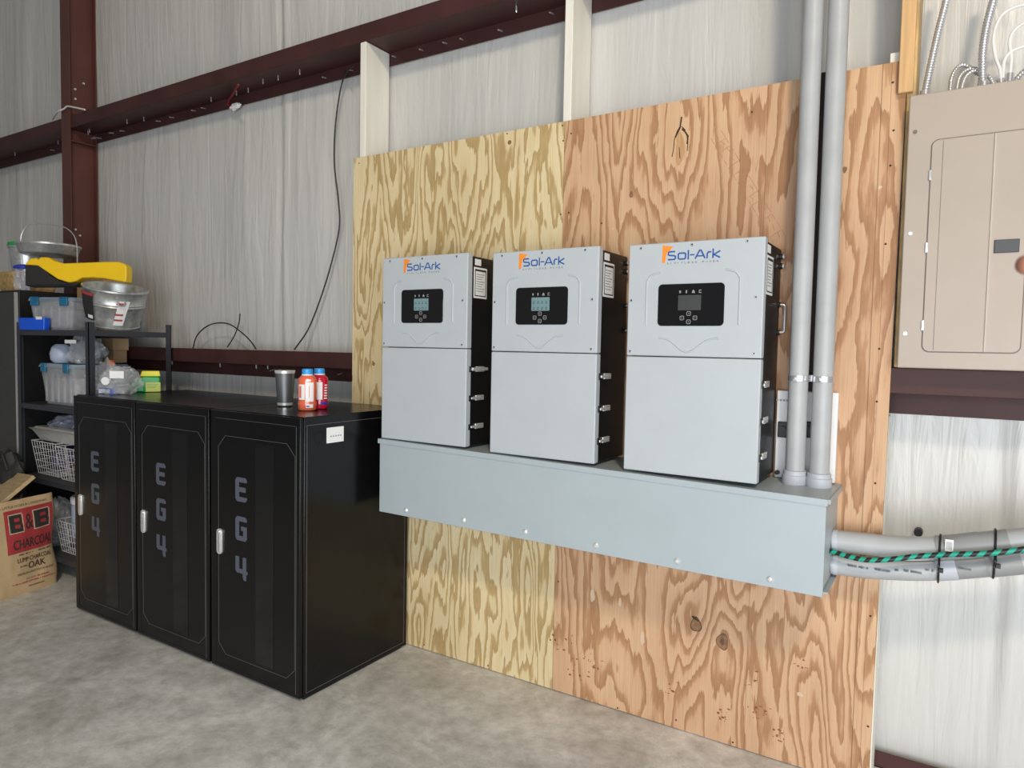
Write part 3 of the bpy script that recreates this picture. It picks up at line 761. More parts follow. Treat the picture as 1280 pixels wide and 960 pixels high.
hc2, cv2 = hconduit('lower one of the two grey conduits leaving the trough to the right', [(1042, 706), (1075, 710), (1110, 712.5), (1150, 713.5), (1190, 711.5), (1230, 708), (1280, 703)], [-0.10]*7,
                    [(1042, 1048, 'pvc_collar', 1.06), (1171, 1196, 'pvc_collar', 1.08), (1196, 1234, 'pvc_dark', 1.03), (1234, 1278, 'pvc_dark', 1.10)], 0.031)
# barcode sticker
p = hit(1186.5, 682, 1, -0.142)
st_ = part('barcode_sticker', MB().box((p.x-0.011, -0.1425, p.z-0.018), (p.x+0.011, -0.1395, p.z+0.018)), 'paper', hc1)
mb = MB()
for k in range(7): mb.box((p.x-0.008+k*0.0024, -0.143, p.z-0.012), (p.x-0.0066+k*0.0024, -0.1424, p.z+0.012))
part('bar', mb, 'grey_ink', st_)
# printing along the lower pipe
mb = MB()
pw = on_wall(-0.1315)
for s_, u0, u1, v0 in [(1, 1060, 1085, 706.5), (2, 1091, 1113, 711), (3, 1119, 1127, 712.5), (4, 1130, 1152, 713), (5, 1157, 1167, 712), (6, 1198, 1214, 710)]:
    a = hit(u0, v0, 1, -0.132); b = hit(u1, v0, 1, -0.132)
    ticks(mb, a.x, a.z-0.004, b.x, a.z+0.005, pw, s_, 0.0012)
part('printing', mb, 'pvc_ink', hc2)
# green-black ground wire
def gp(u, v, y): return hit(u, v, 1, y)
gw = [(1034, 688, -0.15), (1046, 691, -0.16), (1062, 696, -0.17), (1085, 700, -0.175), (1115, 699, -0.175), (1150, 695, -0.17), (1190, 693, -0.172), (1230, 692, -0.172), (1262, 689, -0.165), (1285, 686, -0.16)]
gpts = [gp(*q) for q in gw]; gpts.append(gpts[-1]+(gpts[-1]-gpts[-2])*3)
m = bpy.data.materials.new('green_black_striped_jacket'); m.use_nodes = True
nt = m.node_tree; b = nt.nodes['Principled BSDF']; tc = node(nt, 'ShaderNodeTexCoord'); sp = node(nt, 'ShaderNodeSeparateXYZ', {0: tc.outputs['Object']})
fr = mth(nt, 'FRACT', mth(nt, 'SUBTRACT', mth(nt, 'MULTIPLY', sp.outputs[0], 34.0), mth(nt, 'MULTIPLY', sp.outputs[2], 22.0)))
nt.links.new(ramp(nt, mth(nt, 'GREATER_THAN', fr, 0.52), [(0.4, (0.01, 0.33, 0.235)), (0.6, (0.012, 0.014, 0.014))]), b.inputs['Base Color']); b.inputs['Roughness'].default_value = 0.45
M['gwire'] = m
o = part('ground_wire', MB().tube(catmull(gpts, 8), 0.0085, 12), 'gwire', smooth=True)
tag(o, 'green and black striped wire strapped between the two horizontal conduits', 'wire')
for k, (u, va, vb) in enumerate([(1172, 668, 726), (1244, 664, 722)]):
    c1 = min(cv1, key=lambda q: abs(px(q)-u)); c2 = min(cv2, key=lambda q: abs(px(q)-u))
    x = (c1.x+c2.x)/2; R1, R2 = 0.0415, 0.0375
    y = -0.10; loop = []
    for i in range(13):
        a = PI*(0.5-i/12*1.0)+PI/2
        a = math.radians(0+180*i/12); loop.append((x, y-R1*math.cos(a-PI/2)*1.0 if False else y+R1*math.cos(a), c1.z+R1*math.sin(a)))
    for i in range(13):
        a = math.radians(180+180*i/12); loop.append((x, y+R2*math.cos(a), c2.z+R2*math.sin(a)))
    loop.append(loop[0])
    # front leg bulges over the wire
    tie = thing('cable_tie', ['black cable tie round both conduits, nearer the trough', 'black cable tie round both conduits, nearer the right edge'][k], 'cable tie', (x, y, c2.z-R2), 'black cable ties round the conduits')
    part('strap', MB().tube(loop, 0.0032, 8), 'black_plastic', tie, smooth=True)
    zz = (c1.z+c2.z)/2
    part('strap_front', MB().tube([(x, -0.14, zz+0.02), (x, -0.184, zz+0.0), (x+.002, -0.186, zz-0.012), (x, -0.142, zz-0.03)], 0.0035, 8), 'black_plastic', tie, smooth=True)
    part('head', MB().box((x+0.0, -0.195, zz-0.018), (x+0.012, -0.180, zz-0.006)), 'black_plastic', tie, bevel=0.001)

p = hit(1148, 665, 1, 0.19)
tag(solo('plastic_plug', MB().cyl((p.x, 0.175, p.z), (p.x, 0.21, p.z), 0.014, 10), 'black_plastic', (p.x, 0.2, p.z)), 'small black plug in the insulation just above the upper conduit', 'plug')

# ================================================================== BREAKER PANEL
t = thing('breaker_panel', 'tan grey metal breaker panel cut off by the right edge of the photo', 'electrical panel', (1.455, 0, 1.447))
PX0, PX1, PZ0, PZ1, PY = 1.262, 1.650, 1.449, 2.312, -0.050
part('box', MB().box((PX0+0.02, -0.035, PZ0+0.004), (PX1-0.02, 0.075, PZ1-0.012)), 'panel', t)
cv_ = part('cover', MB().box((PX0, PY, PZ0), (PX1, -0.036, PZ1)), 'panel', t, bevel=0.004, segs=3)
dx0, dx1, dz0, dz1 = 1.330, 1.582, 1.503, 2.162
dr = part('door', MB().prism([(x, PY-0.004, z) for x, z in rrect(dx0, dz0, dx1, dz1, 0.020)], (0, 0.005, 0)), 'panel', t, bevel=0.001, segs=1)
mb = MB(); q = rrect(dx0-0.0015, dz0-0.0015, dx1+0.0015, dz1+0.0015, 0.021); q.append(q[0]); ribbon(mb, q, 0.003, on_wall(PY), 0.0008); part('door_gap', mb, 'panel_line', t)
mb = MB(); ribbon(mb, [(dx0+0.030, dz0+0.004), (dx0+0.030, dz1-0.004)], 0.0016, on_wall(PY-0.004), 0.0004); part('crease', mb, 'panel_line', dr)
part('ridge', MB().prism([(1.4905, PY-0.004, dz0+0.003), (1.4925, PY-0.010, dz0+0.003), (1.4945, PY-0.004, dz0+0.003)], (0, 0, dz1-dz0-0.006)), 'panel_highlight', dr)  # bright highlight along the door ridge is put into its paler colour
for z in (1.585, 1.83, 2.055): part('hinge', MB().box((dx0-0.005, PY-0.006, z-0.016), (dx0+0.002, PY+0.0, z+0.016)), 'steel', dr, bevel=0.001)
for u, v in [(1144, 165), (1138, 292), (1131.5, 417)]:
    p = hit(u, v, 1, PY); part('screw', MB().cyl((p.x, PY-0.003, p.z), (p.x, PY+0.001, p.z), 0.006, 12), 'steel' if v > 200 else 'panel_line', cv_)
a = hit(1243, 300, 1, PY-0.006); bq = hit(1274, 315, 1, PY-0.006)
hd = part('door_latch', MB().box((a.x, PY-0.009, bq.z), (bq.x, PY-0.003, a.z)), 'dark_plastic', dr, bevel=0.002)

# flexible metal conduits above the panel
def flex(name, pts, r, label, conn=True):
    cvp = catmull(pts, 16)
    # resample finely for corrugation
    out = [cvp[0]]; acc = 0
    L = 0
    step = 0.0028
    pos = 0; last = cvp[0]
    for p in cvp[1:]:
        seg = (p-last).length; d = 0
        while pos+seg-d >= 0 and acc+(seg-d) >= step:
            need = step-acc; d += need; out.append(last.lerp(p, d/seg)); acc = 0
        acc += seg-d; last = p
    rs = [r*(1.0 if (i//1) % 3 else 0.76) for i in range(len(out))]
    o = thing(name, label, 'conduit', tuple(pts[0]), 'flexible metal conduits above the breaker panel')
    part('armour', MB().tube(out, r, 14, rs=rs), 'steel', o, smooth=True, angle=60)
    if conn:
        b0 = Vector(pts[0]); part('connector', MB().lathe([(0, -0.01), (r*1.9, -0.01), (r*1.9, 0.006), (r*1.3, 0.010), (r*1.3, 0.022), (0, 0.022)], tuple(b0), 16), 'steel', o, smooth=True)
    return o
def fp(l, y): return [hit(u, v, 1, y if not isinstance(y, list) else y[i]) for i, (u, v) in enumerate(l)]
flex('flexible_conduit', fp([(1156, 122), (1158, 108), (1166, 70), (1174, 35), (1184, -5), (1192, -60)], 0.05), 0.0115, 'leftmost flexible metal conduit leaning away from the honey stud')
flex('flexible_conduit', fp([(1229, 112), (1228, 95), (1229, 62), (1234, 30), (1243, -5), (1254, -60)], 0.04), 0.0125, 'thick flexible metal conduit rising from the middle of the panel top')
flex('flexible_conduit', fp([(1187, 118), (1190, 96), (1200, 82), (1212, 84), (1222, 92), (1236, 96), (1243, 108)], [0.06, 0.07, 0.09, 0.10, 0.09, 0.07, 0.06]), 0.0065, 'coiled thin flexible conduit, outermost small loop left of the thick one', False)
flex('flexible_conduit', fp([(1195, 116), (1199, 98), (1208, 88), (1220, 86), (1232, 92)], [0.05, 0.06, 0.075, 0.085, 0.09]), 0.0065, 'coiled thin flexible conduit, middle small loop left of the thick one', False)
flex('flexible_conduit', fp([(1201, 114), (1206, 98), (1216, 89), (1226, 90)], [0.04, 0.045, 0.055, 0.065]), 0.0065, 'coiled thin flexible conduit, innermost small loop left of the thick one', False)
flex('flexible_conduit', fp([(1266, 110), (1272, 98), (1282, 88), (1296, 80)], 0.06), 0.009, 'short flexible conduit end at the right edge of the photo', False)
for lb, pts, cn in [('white wire arching high above the panel, outermost of three', [(1251, 108), (1250, 88), (1244, 70), (1242, 45), (1250, 22), (1264, 11), (1282, 6), (1305, 10)], 1),
                ('white wire arching above the panel, middle of three', [(1261, 106), (1264, 75), (1262, 52), (1268, 38), (1282, 28), (1300, 24)], 1),
                ('white wire arching above the panel, lowest of three', [(1253, 108), (1255, 78), (1262, 66), (1274, 60), (1290, 55)], 0)]:
    q = fp(pts, 0.05); o = thing('white_wire', lb, 'wire', tuple(q[0]), 'white wires above the breaker panel')
    part('jacket', MB().tube(catmull(q, 8), 0.0048, 10), 'white_cable', o, smooth=True)
    if cn: part('connector', MB().tube([q[0], q[0]+(q[1]-q[0])*0.45], 0.011, 12), 'steel', o, smooth=True)

# ================================================================== BATTERY CABINETS
CX = [-2.618, -2.0165, -1.411]; CW = 0.598; CZ = 1.190; CY0, CY1 = -0.690, -0.022
def cabinet():
    t = thing('battery_cabinet', 'x', 'cabinet', (0, 0, 0), 'black battery cabinets in a row')
    part('body', MB().box((0, CY0+0.018, 0.010), (CW, CY1, CZ)), 'cab_black', t, bevel=0.003)
    part('plinth', MB().box((0.012, CY0+0.03, 0.0), (CW-0.012, CY1-0.03, 0.012)), 'cab_gap', t)
    d = part('door', MB().box((0.004, CY0, 0.014), (CW-0.004, CY0+0.017, CZ-0.004)), 'cab_door', t, bevel=0.003)
    pl = on_wall(CY0)
    # outer door line and octagon line
    mb = MB()
    q = [(0.038, 0.030), (CW-0.028, 0.030), (CW-0.028, CZ-0.040), (0.038, CZ-0.040), (0.038, 0.030)]
    ribbon(mb, q, 0.0020, pl, 0.0010); part('door_seam', mb, 'cab_gap', d)
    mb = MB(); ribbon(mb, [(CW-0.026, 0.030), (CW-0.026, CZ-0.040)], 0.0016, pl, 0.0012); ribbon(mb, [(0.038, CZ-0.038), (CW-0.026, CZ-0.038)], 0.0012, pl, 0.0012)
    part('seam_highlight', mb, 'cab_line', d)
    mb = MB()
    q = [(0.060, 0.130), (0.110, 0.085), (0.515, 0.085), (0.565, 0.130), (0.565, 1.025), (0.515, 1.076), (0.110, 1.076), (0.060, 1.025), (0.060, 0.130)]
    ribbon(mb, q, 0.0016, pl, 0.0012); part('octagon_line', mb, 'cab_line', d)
    part('gloss_strip', MB().box((0.315, CY0-0.0012, 0.100), (0.432, CY0+0.002, 1.060)), 'cab_strip', d)
    # badge
    def ltr(name, strokes, x0, z0, x1, z1):
        mb = MB(); W_, H_ = x1-x0, z1-z0
        for s in strokes: poly_on(mb, [(x0+a*W_, z0+b*H_) for a, b in s], pl, 0.0014)
        part(name, mb, 'badge', d)
    ltr('badge_letter_e', [[(0.0, .12), (.14, 0), (.32, 0), (.32, 1), (.14, 1), (0, .88)], [(.32, .80), (1, .80), (1, .90), (.88, 1), (.32, 1)], [(.32, .40), (.9, .40), (.9, .60), (.32, .60)], [(.32, 0), (.88, 0), (1, .1), (1, .2), (.32, .2)]], 0.180, 0.794, 0.258, 0.901)
    ltr('badge_letter_g', [[(0.0, .12), (.14, 0), (.32, 0), (.32, 1), (.14, 1), (0, .88)], [(.32, .80), (1, .80), (1, .90), (.88, 1), (.32, 1)], [(.32, 0), (.88, 0), (1, .1), (1, .2), (.32, .2)], [(.68, .2), (1, .2), (1, .6), (.68, .6)], [(.5, .42), (.68, .42), (.68, .6), (.5, .6)]], 0.180, 0.621, 0.258, 0.728)
    ltr('badge_number_four', [[(0, .38), (.12, .28), (.32, .28), (.32, 1), (0, 1)], [(.32, .28), (.64, .28), (.64, .48), (.32, .48)], [(.64, .12), (.72, 0), (.94, 0), (.94, 1), (.64, 1)], [(.94, .28), (1.05, .28), (1.05, .42), (.94, .42)]], 0.180, 0.447, 0.258, 0.549)
    h = part('handle', MB().prism([(x, CY0-0.010, z) for x, z in rrect(0.056, 0.538, 0.090, 0.654, 0.016)], (0, 0.012, 0)), 'chrome', d, bevel=0.003, segs=3)
    part('handle_recess', MB().prism([(x, CY0-0.0108, z) for x, z in rrect(0.066, 0.548, 0.080, 0.63, 0.006)], (0, 0.002, 0)), 'steel', h)
    part('lock', MB().cyl((0.073, CY0-0.014, 0.640), (0.073, CY0-0.009, 0.640), 0.007, 12), 'steel', h)
    return t
cb = cabinet()
cabs = [cb, copy_tree(cb), copy_tree(cb)]
for o, x, lb in zip(cabs, CX, ['leftmost black battery cabinet, next to the shelf rack', 'middle black battery cabinet, between the other two', 'rightmost black battery cabinet, with a white sticker on its side']):
    o.location = (x, 0, 0); o['label'] = lb
c3 = cabs[2]; xe = CX[2]+CW
st_ = part('side_sticker', MB().box((xe, -0.552, 1.070), (xe+0.0015, -0.455, 1.136)), 'paper', c3)
mb = MB(); pls = lambda x, z, d: Vector((xe+0.0015+d, x, z))
for k in range(5): ribbon(mb, [(-0.532+k*0.014, 1.098), (-0.524+k*0.014, 1.098)], 0.006, pls, 0.0004)
part('printing', mb, 'grey_ink', st_)
mb = MB(); q = [(-0.658, 0.03), (-0.045, 0.03), (-0.045, CZ-0.035), (-0.658, CZ-0.035), (-0.658, 0.03)]
pls2 = lambda x, z, d: Vector((xe+d, x, z))
ribbon(mb, q, 0.002, pls2, 0.0010); part('side_seam', mb, 'cab_line', c3)
mb = MB()
for z in (0.115, 1.10):
    q = [(-0.595+0.025*math.cos(a), z+0.025*math.sin(a)) for a in [2*PI*k/20 for k in range(21)]]; ribbon(mb, q, 0.0012, pls2, 0.0008)
part('knockout', mb, 'cab_gap', c3)

# ------------------------------------------------------------------ things on the cabinets
TZ = CZ+0.0005
# tumbler
cx_, cy_ = -1.262, -0.395
t = thing('tumbler', 'tall dark steel tumbler standing on the rightmost black cabinet', 'tumbler', (cx_, cy_, TZ))
part('cup', MB().lathe([(0, 0.0), (0.030, 0.0), (0.034, 0.004), (0.035, 0.010), (0.046, 0.165), (0.047, 0.168), (0.044, 0.168), (0.043, 0.160), (0, 0.160)], (cx_, cy_, TZ), 40), 'tumbler', t, smooth=True)
part('base_ring', MB().lathe([(0.0345, 0.006), (0.0362, 0.007), (0.0370, 0.018), (0.0357, 0.019)], (cx_, cy_, TZ), 40), 'chrome', t, smooth=True)
part('rim', MB().lathe([(0.0455, 0.158), (0.0470, 0.158), (0.0482, 0.170), (0.046, 0.172), (0.0440, 0.170)], (cx_, cy_, TZ), 40), 'chrome', t, smooth=True)
part('lid', MB().lathe([(0, 0.171), (0.040, 0.171), (0.045, 0.168), (0.045, 0.165), (0, 0.165)], (cx_, cy_, TZ), 32), 'dark_plastic', t, smooth=True)
def bottle(x, y, m, label, squish):
    t = thing('drink_bottle', label, 'bottle', (x, y, TZ), 'sports drink bottles on the cabinet')
    ro = Matrix.Rotation(0.6, 3, 'Z')
    part('bottle_body', MB().lathe([(0, 0.0), (0.034, 0.0), (0.040, 0.006), (0.041, 0.035), (0.038, 0.043), (0.041, 0.052), (0.041, 0.120), (0.0395, 0.126), (0.041, 0.132), (0.039, 0.144), (0.028, 0.156), (0.022, 0.160), (0, 0.161)], (x, y, TZ), 36, ro, squish), m, t, smooth=True, angle=60)
    part('cap', MB().lathe([(0.0, 0.161), (0.0235, 0.161), (0.0245, 0.164), (0.024, 0.184), (0.021, 0.187), (0, 0.187)], (x, y, TZ), 32), 'cap_blue', t, smooth=True)
    part('neck_ring', MB().lathe([(0.0225, 0.157), (0.025, 0.158), (0.025, 0.163), (0.022, 0.164)], (x, y, TZ), 32), 'white_plastic', t, smooth=True)
    def band(a0, a1, z0, z1, mm, nm, off=0.0007, inset=0.0):
        mb = MB(); n = 12; vs = []
        for i in range(n+1):
            a = math.radians(a0+(a1-a0)*i/n)
            for z in (z0, z1):
                r = (0.0413+off)
                p = ro @ Vector((r*math.cos(a), r*math.sin(a)*squish, z)); vs.append(Vector((x, y, TZ))+p)
        mb.add(vs, [(2*i, 2*i+2, 2*i+3, 2*i+1) for i in range(n)])
        part(nm, mb, mm, t, smooth=True)
    return t, band
t1, band = bottle(-1.035, -0.460, 'drink_orange', 'orange-red drink bottle with blue cap, front one beside the tumbler', 0.9)
# camera is towards about -43 degrees from here; bands centred on it
ac = math.degrees(math.atan2(CAM.y+0.46, CAM.x+1.035))-34
band(ac-62, ac-18, 0.050, 0.118, 'paper', 'label')
band(ac-14, ac+38, 0.042, 0.128, 'paper', 'label')
band(ac-10, ac+34, 0.014, 0.030, 'paper', 'lower_label'); band(ac-8, ac+10, 0.018, 0.024, 'label_blue', 'lower_print', 0.0014); band(ac-56, ac-40, 0.058, 0.110, 'drink_orange', 'label_print', 0.0014); band(ac+6, ac+11, 0.060, 0.112, 'drink_orange', 'label_print', 0.0014)
band(ac-12, ac+20, 0.132, 0.141, 'paper', 'shoulder_label', -0.0005)
t2, band = bottle(-1.055, -0.372, 'drink_red', 'deep red drink bottle with blue cap, behind the orange one', 0.9)
ac = math.degrees(math.atan2(CAM.y+0.37, CAM.x+1.055))-34
band(ac-25, ac+18, 0.045, 0.125, 'paper', 'label'); band(ac+5, ac+60, 0.022, 0.034, 'label_blue', 'lower_print')
for k in range(6): band(ac+28+k, ac+56, 0.048+k*0.012, 0.054+k*0.012, 'paper', 'label_print')

# green bottle with yellow cap, standing behind/left
x, y = -2.555, -0.30; JS = 0.92
t = thing('cleaner_jug', 'small green jug with yellow cap and pale label on the left of the cabinet tops', 'jug', (x, y, TZ))
yw = math.atan2(CAM.y-y, CAM.x-x)+PI/2; RR = Matrix.Rotation(yw, 3, 'Z')
prof = [(-0.125, 0.0), (0.058, 0.0), (0.064, 0.008), (0.064, 0.092), (0.052, 0.100), (-0.035, 0.100), (-0.062, 0.082), (-0.098, 0.050), (-0.118, 0.018)]
mb = MB().prism([(a, -0.03, b) for a, b in prof], (0, 0.06, 0)).xf(RR.to_4x4() @ Matrix.Scale(JS, 4)); mb.xf(Matrix.Translation((x, y, TZ)))
part('jug_body', mb, 'green', t, bevel=0.012, segs=3)
mb = MB().prism([(-0.052, -0.024, 0.100), (0.064, -0.024, 0.100), (0.058, -0.024, 0.134), (-0.040, -0.024, 0.134)], (0, 0.048, 0)).xf(RR.to_4x4() @ Matrix.Scale(JS, 4)); mb.xf(Matrix.Translation((x, y, TZ)))
part('cap', mb, 'cap_yellow', t, bevel=0.004)
mb = MB().box((-0.020, -0.0312, 0.004), (0.063, -0.029, 0.062)).xf(RR.to_4x4() @ Matrix.Scale(JS, 4)); mb.xf(Matrix.Translation((x, y, TZ)))
part('label', mb, 'lime', t)
mb = MB()
for k in range(3): mb.box((-0.012, -0.0318, 0.048-k*0.010), (0.050-k*0.008, -0.0310, 0.051-k*0.010))
mb.xf(RR.to_4x4() @ Matrix.Scale(JS, 4)); mb.xf(Matrix.Translation((x, y, TZ))); part('label_print', mb, 'green', t)
mb = MB().tube(catmull([(-0.112, -0.033, 0.004), (-0.095, -0.036, 0.036), (-0.066, -0.036, 0.052), (-0.036, -0.036, 0.050), (-0.025, -0.034, 0.004)], 6), 0.006, 8).xf(RR.to_4x4() @ Matrix.Scale(JS, 4)); mb.xf(Matrix.Translation((x, y, TZ)))
part('grip', mb, 'green', t, smooth=True)

p = Vector((-2.585, -0.545, TZ))
t = thing('small_packet', 'flat blue and white packet lying on the leftmost cabinet', 'packet', (p.x+0.06, p.y+0.03, TZ))
yw = YAW
def lbox(a, b, org, yaw):
    mb = MB().box(a, b); mb.xf(Matrix.Translation(org) @ Matrix.Rotation(yaw, 4, 'Z')); return mb
org = (p.x+0.03, p.y+0.02, TZ)
part('packet_body', lbox((-0.055, -0.02, 0), (0.048, 0.02, 0.032), org, yw), 'blue', t, bevel=0.003)
part('printed_panel', lbox((-0.052, -0.0208, 0.004), (0.010, -0.019, 0.026), org, yw), 'paper', t)

# crumpled film bags
def blob(c, rx, ry, rz, seed, amp=0.25, yaw=0.0, n=3, flat=True, fr=2.2):
    bm = bmesh.new(); bmesh.ops.create_icosphere(bm, subdivisions=n, radius=1.0)
    mb = MB(); R_ = Matrix.Rotation(yaw, 3, 'Z')
    for v in bm.verts:
        q = v.co.normalized()
        k = 1+amp*(noise.noise(q*fr+Vector((seed, 0, 0)))*1.3+0.6*abs(noise.noise(q*fr*2.7+Vector((0, seed, 0))))-0.2)
        p = Vector((q.x*rx*k, q.y*ry*k, q.z*rz*k))
        if flat and p.z < -rz*0.75: p.z = -rz*0.75
        mb.v.append(Vector(c)+R_ @ p)
    mb.f = [tuple(v.index for v in f.verts) for f in bm.faces]
    bm.free(); return mb
def film_bag(c, rx, ry, rz, seed, label, m='bag', yaw=YAW, cat='plastic bag'):
    c = Vector(c)+Vector((0, 0, rz*0.75))
    t = thing('plastic_bag', label, cat, (c.x, c.y, c.z-rz*0.75), 'clear plastic bags on and by the rack')
    o = part('film', blob(c, rx, ry, rz, seed, 0.30, yaw, 4, True, 3.4), m, t, smooth=True, angle=35)
    return t, c
# bag of clear tubs on the left cabinet
t, c = film_bag((-2.50, -0.50, TZ), 0.110, 0.080, 0.088, 3.3, 'crumpled clear plastic bag of clear tubs behind the green jug')
for k, (dx, dy, dz) in enumerate([(-0.05, 0.0, -0.03), (0.03, -0.01, -0.03), (-0.01, 0.0, 0.03)]):
    part('clear_tub', MB().lathe([(0, 0), (0.035, 0), (0.045, 0.05), (0.048, 0.052), (0.044, 0.05), (0.034, 0.003), (0, 0.003)], (c.x+dx, c.y+dy, c.z+dz-0.03), 20), 'clear', t, smooth=True)
part('paper_tag', lbox((-0.035, 0, -0.02), (0.035, 0.001, 0.02), (c.x+0.06, c.y-0.05, c.z+0.045), YAW+0.3), 'paper', t)
part('sealing_disc', MB().cyl((c.x+0.015, c.y-0.085, c.z+0.01), (c.x+0.018, c.y-0.089, c.z+0.01), 0.022, 18), 'paper', t)

# ================================================================== SHELF RACK
RX0, RX1, RY0, RY1 = -3.665, -2.790, -0.520, -0.015
t = thing('shelf_rack', 'dark metal shelf rack at the left, loaded with tubs and totes', 'shelf', (-3.2, -0.27, 0))
for x in (RX0, RX1):
    for y in (RY0, RY1):
        sx = 1 if x == RX0 else -1; sy = 1 if y == RY0 else -1
        mb = MB().box((min(x, x+sx*0.036), min(y, y+sy*0.004), 0), (max(x, x+sx*0.036), max(y, y+sy*0.004), 1.592)).box((min(x, x+sx*0.004), min(y, y+sy*0.036), 0), (max(x, x+sx*0.004), max(y, y+sy*0.036), 1.592))
        part('post', mb, 'rack', t)
SZ = [0.150, 0.612, 1.077, 1.543]
for z in SZ:
    mb = MB().box((RX0+0.005, RY0+0.005, z-0.032), (RX1-0.005, RY0+0.010, z)).box((RX0+0.005, RY1-0.010, z-0.032), (RX1-0.005, RY1-0.005, z))
    mb.box((RX0+0.005, RY0+0.011, z-0.032), (RX0+0.010, RY1-0.011, z)).box((RX1-0.010, RY0+0.011, z-0.032), (RX1-0.005, RY1-0.011, z))
    part('shelf_beam', mb, 'rack', t)
    part('shelf_board', MB().box((RX0+0.012, RY0+0.012, z-0.012), (RX1-0.012, RY1-0.012, z-0.002)), 'rack_board', t)

def loft_box(x0, y0, z0, w0, d0, w1, d1, h, yaw, th=0.003, open_top=True, r=0.02):
    """tapered rounded tub: outline w0 x d0 at the foot, w1 x d1 at the rim"""
    mb = MB(); M4 = Matrix.Translation((x0, y0, z0)) @ Matrix.Rotation(yaw, 4, 'Z')
    def ring(w_, d_, z): return [Vector((x, y, z)) for x, y in rrect(-w_/2, -d_/2, w_/2, d_/2, r, 4)]
    rs = [ring(w0, d0, 0), ring(w1, d1, h), ring(w1-2*th, d1-2*th, h), ring(w0-2*th, d0-2*th, th)]
    n = len(rs[0]); vs = [v for R_ in rs for v in R_]
    fs = [tuple(range(n))[::-1]]
    for i in range(3): fs += [(i*n+k, i*n+(k+1) % n, (i+1)*n+(k+1) % n, (i+1)*n+k) for k in range(n)]
    fs.append(tuple(range(3*n, 4*n)))
    mb.add(vs, fs); return mb.xf(M4)
def tote(x, y, z, w_, d_, h, yaw, label, contents):
    t = thing('storage_tote', label, 'storage box', (x, y, z), 'clear plastic storage totes on the rack')
    part('tub', loft_box(x, y, z+0.001, w_*0.86, d_*0.86, w_, d_, h, yaw), 'clear', t, smooth=True)
    part('lid', loft_box(x, y, z+h+0.001, w_*1.05, d_*1.05, w_*1.0, d_*1.0, 0.022, yaw, 0.012), 'clear_lid', t, smooth=True)
    for s in (-0.33, 0.33):
        part('latch', lbox((s*w_-0.030, -d_/2-0.014, h-0.030), (s*w_+0.030, -d_/2-0.002, h+0.026), (x, y, z), yaw), 'latch_blue', t, bevel=0.004)
    part('contents', lbox((-w_*0.36, -d_*0.36, 0.010), (w_*0.36, d_*0.36, h*0.72), (x, y, z), yaw), contents, t, bevel=0.02)
    mb = MB()
    for k in range(5):
        mb.add(*[(lambda b_: (b_.v, b_.f))(lbox((-w_*0.36+k*w_*0.18-0.006, -d_*0.47, 0.02), (-w_*0.36+k*w_*0.18+0.006, -d_*0.44, h*0.8), (x, y, z), yaw))][0])
    part('rib', mb, 'clear', t)
    return t
YR = 0.62
M['content_grey'] = mat('mixed_grey_stuff', (0.22, 0.20, 0.24), 0.6, var=0.6, scale=30)
M['content_white'] = mat('mixed_pale_stuff', (0.42, 0.40, 0.42), 0.6, var=0.35, scale=25)
tote(-3.44, -0.325, SZ[3], 0.33, 0.25, 0.185, 0.35, 'clear lidded tote with blue latches on the top shelf, under the yellow seat', 'content_grey')
tote(-3.11, -0.100, SZ[3], 0.20, 0.13, 0.185, 0.0, 'narrow clear lidded tote on the top shelf behind the galvanised tub', 'content_grey')
tote(-3.29, -0.295, SZ[2], 0.42, 0.34, 0.235, 0.0, 'wide clear lidded tote with blue latches on the second shelf', 'content_white')

# blue tray in front on the top shelf
p = hit(52, 410, 2, SZ[3]+0.001)
c = Vector((-3.475, -0.500, SZ[3]))
t = thing('dust_pan', 'bright blue plastic scoop on the top shelf in front of the tote', 'scoop', tuple(c))
part('scoop', loft_box(c.x, c.y, SZ[3]+0.001, 0.21, 0.042, 0.225, 0.05, 0.075, 0.25, 0.004, r=0.01), 'blue', t, smooth=True)
part('tag', lbox((0.05, -0.029, 0.066), (0.10, -0.027, 0.084), (c.x, c.y, SZ[3]), 0.25), 'paper', t)

# galvanised tub
tc_ = Vector((-2.955, -0.29, SZ[3]+0.002))
t = thing('galvanised_tub', 'round galvanised metal tub with warning labels tilted on the top shelf', 'tub', tuple(tc_))
RT = (Matrix.Rotation(math.radians(7), 3, (-0.4, -1.0, 0)) @ Matrix.Rotation(math.radians(8), 3, (0.8, 0.55, 0)))
RT = Matrix.Rotation(math.radians(9), 3, Vector((0.87, 0.5, 0))) @ Matrix.Rotation(math.radians(10), 3, Vector((-0.5, 0.87, 0)))
up = tc_+Vector((0, 0, 0.032))
prof = [(0, 0.0), (0.140, 0.0), (0.146, 0.010), (0.141, 0.014), (0.147, 0.050), (0.161, 0.120), (0.167, 0.124), (0.163, 0.130), (0.167, 0.136), (0.164, 0.142), (0.174, 0.200), (0.181, 0.204), (0.181, 0.212), (0.174, 0.214), (0.170, 0.205), (0.156, 0.120), (0.136, 0.012), (0, 0.008)]
prof = [(r_, z_*1.13) for r_, z_ in prof]
part('shell', MB().lathe(prof, tuple(up), 56, RT), 'galv', t, smooth=True, angle=50)
ac = math.atan2(CAM.y-tc_.y, CAM.x-tc_.x)
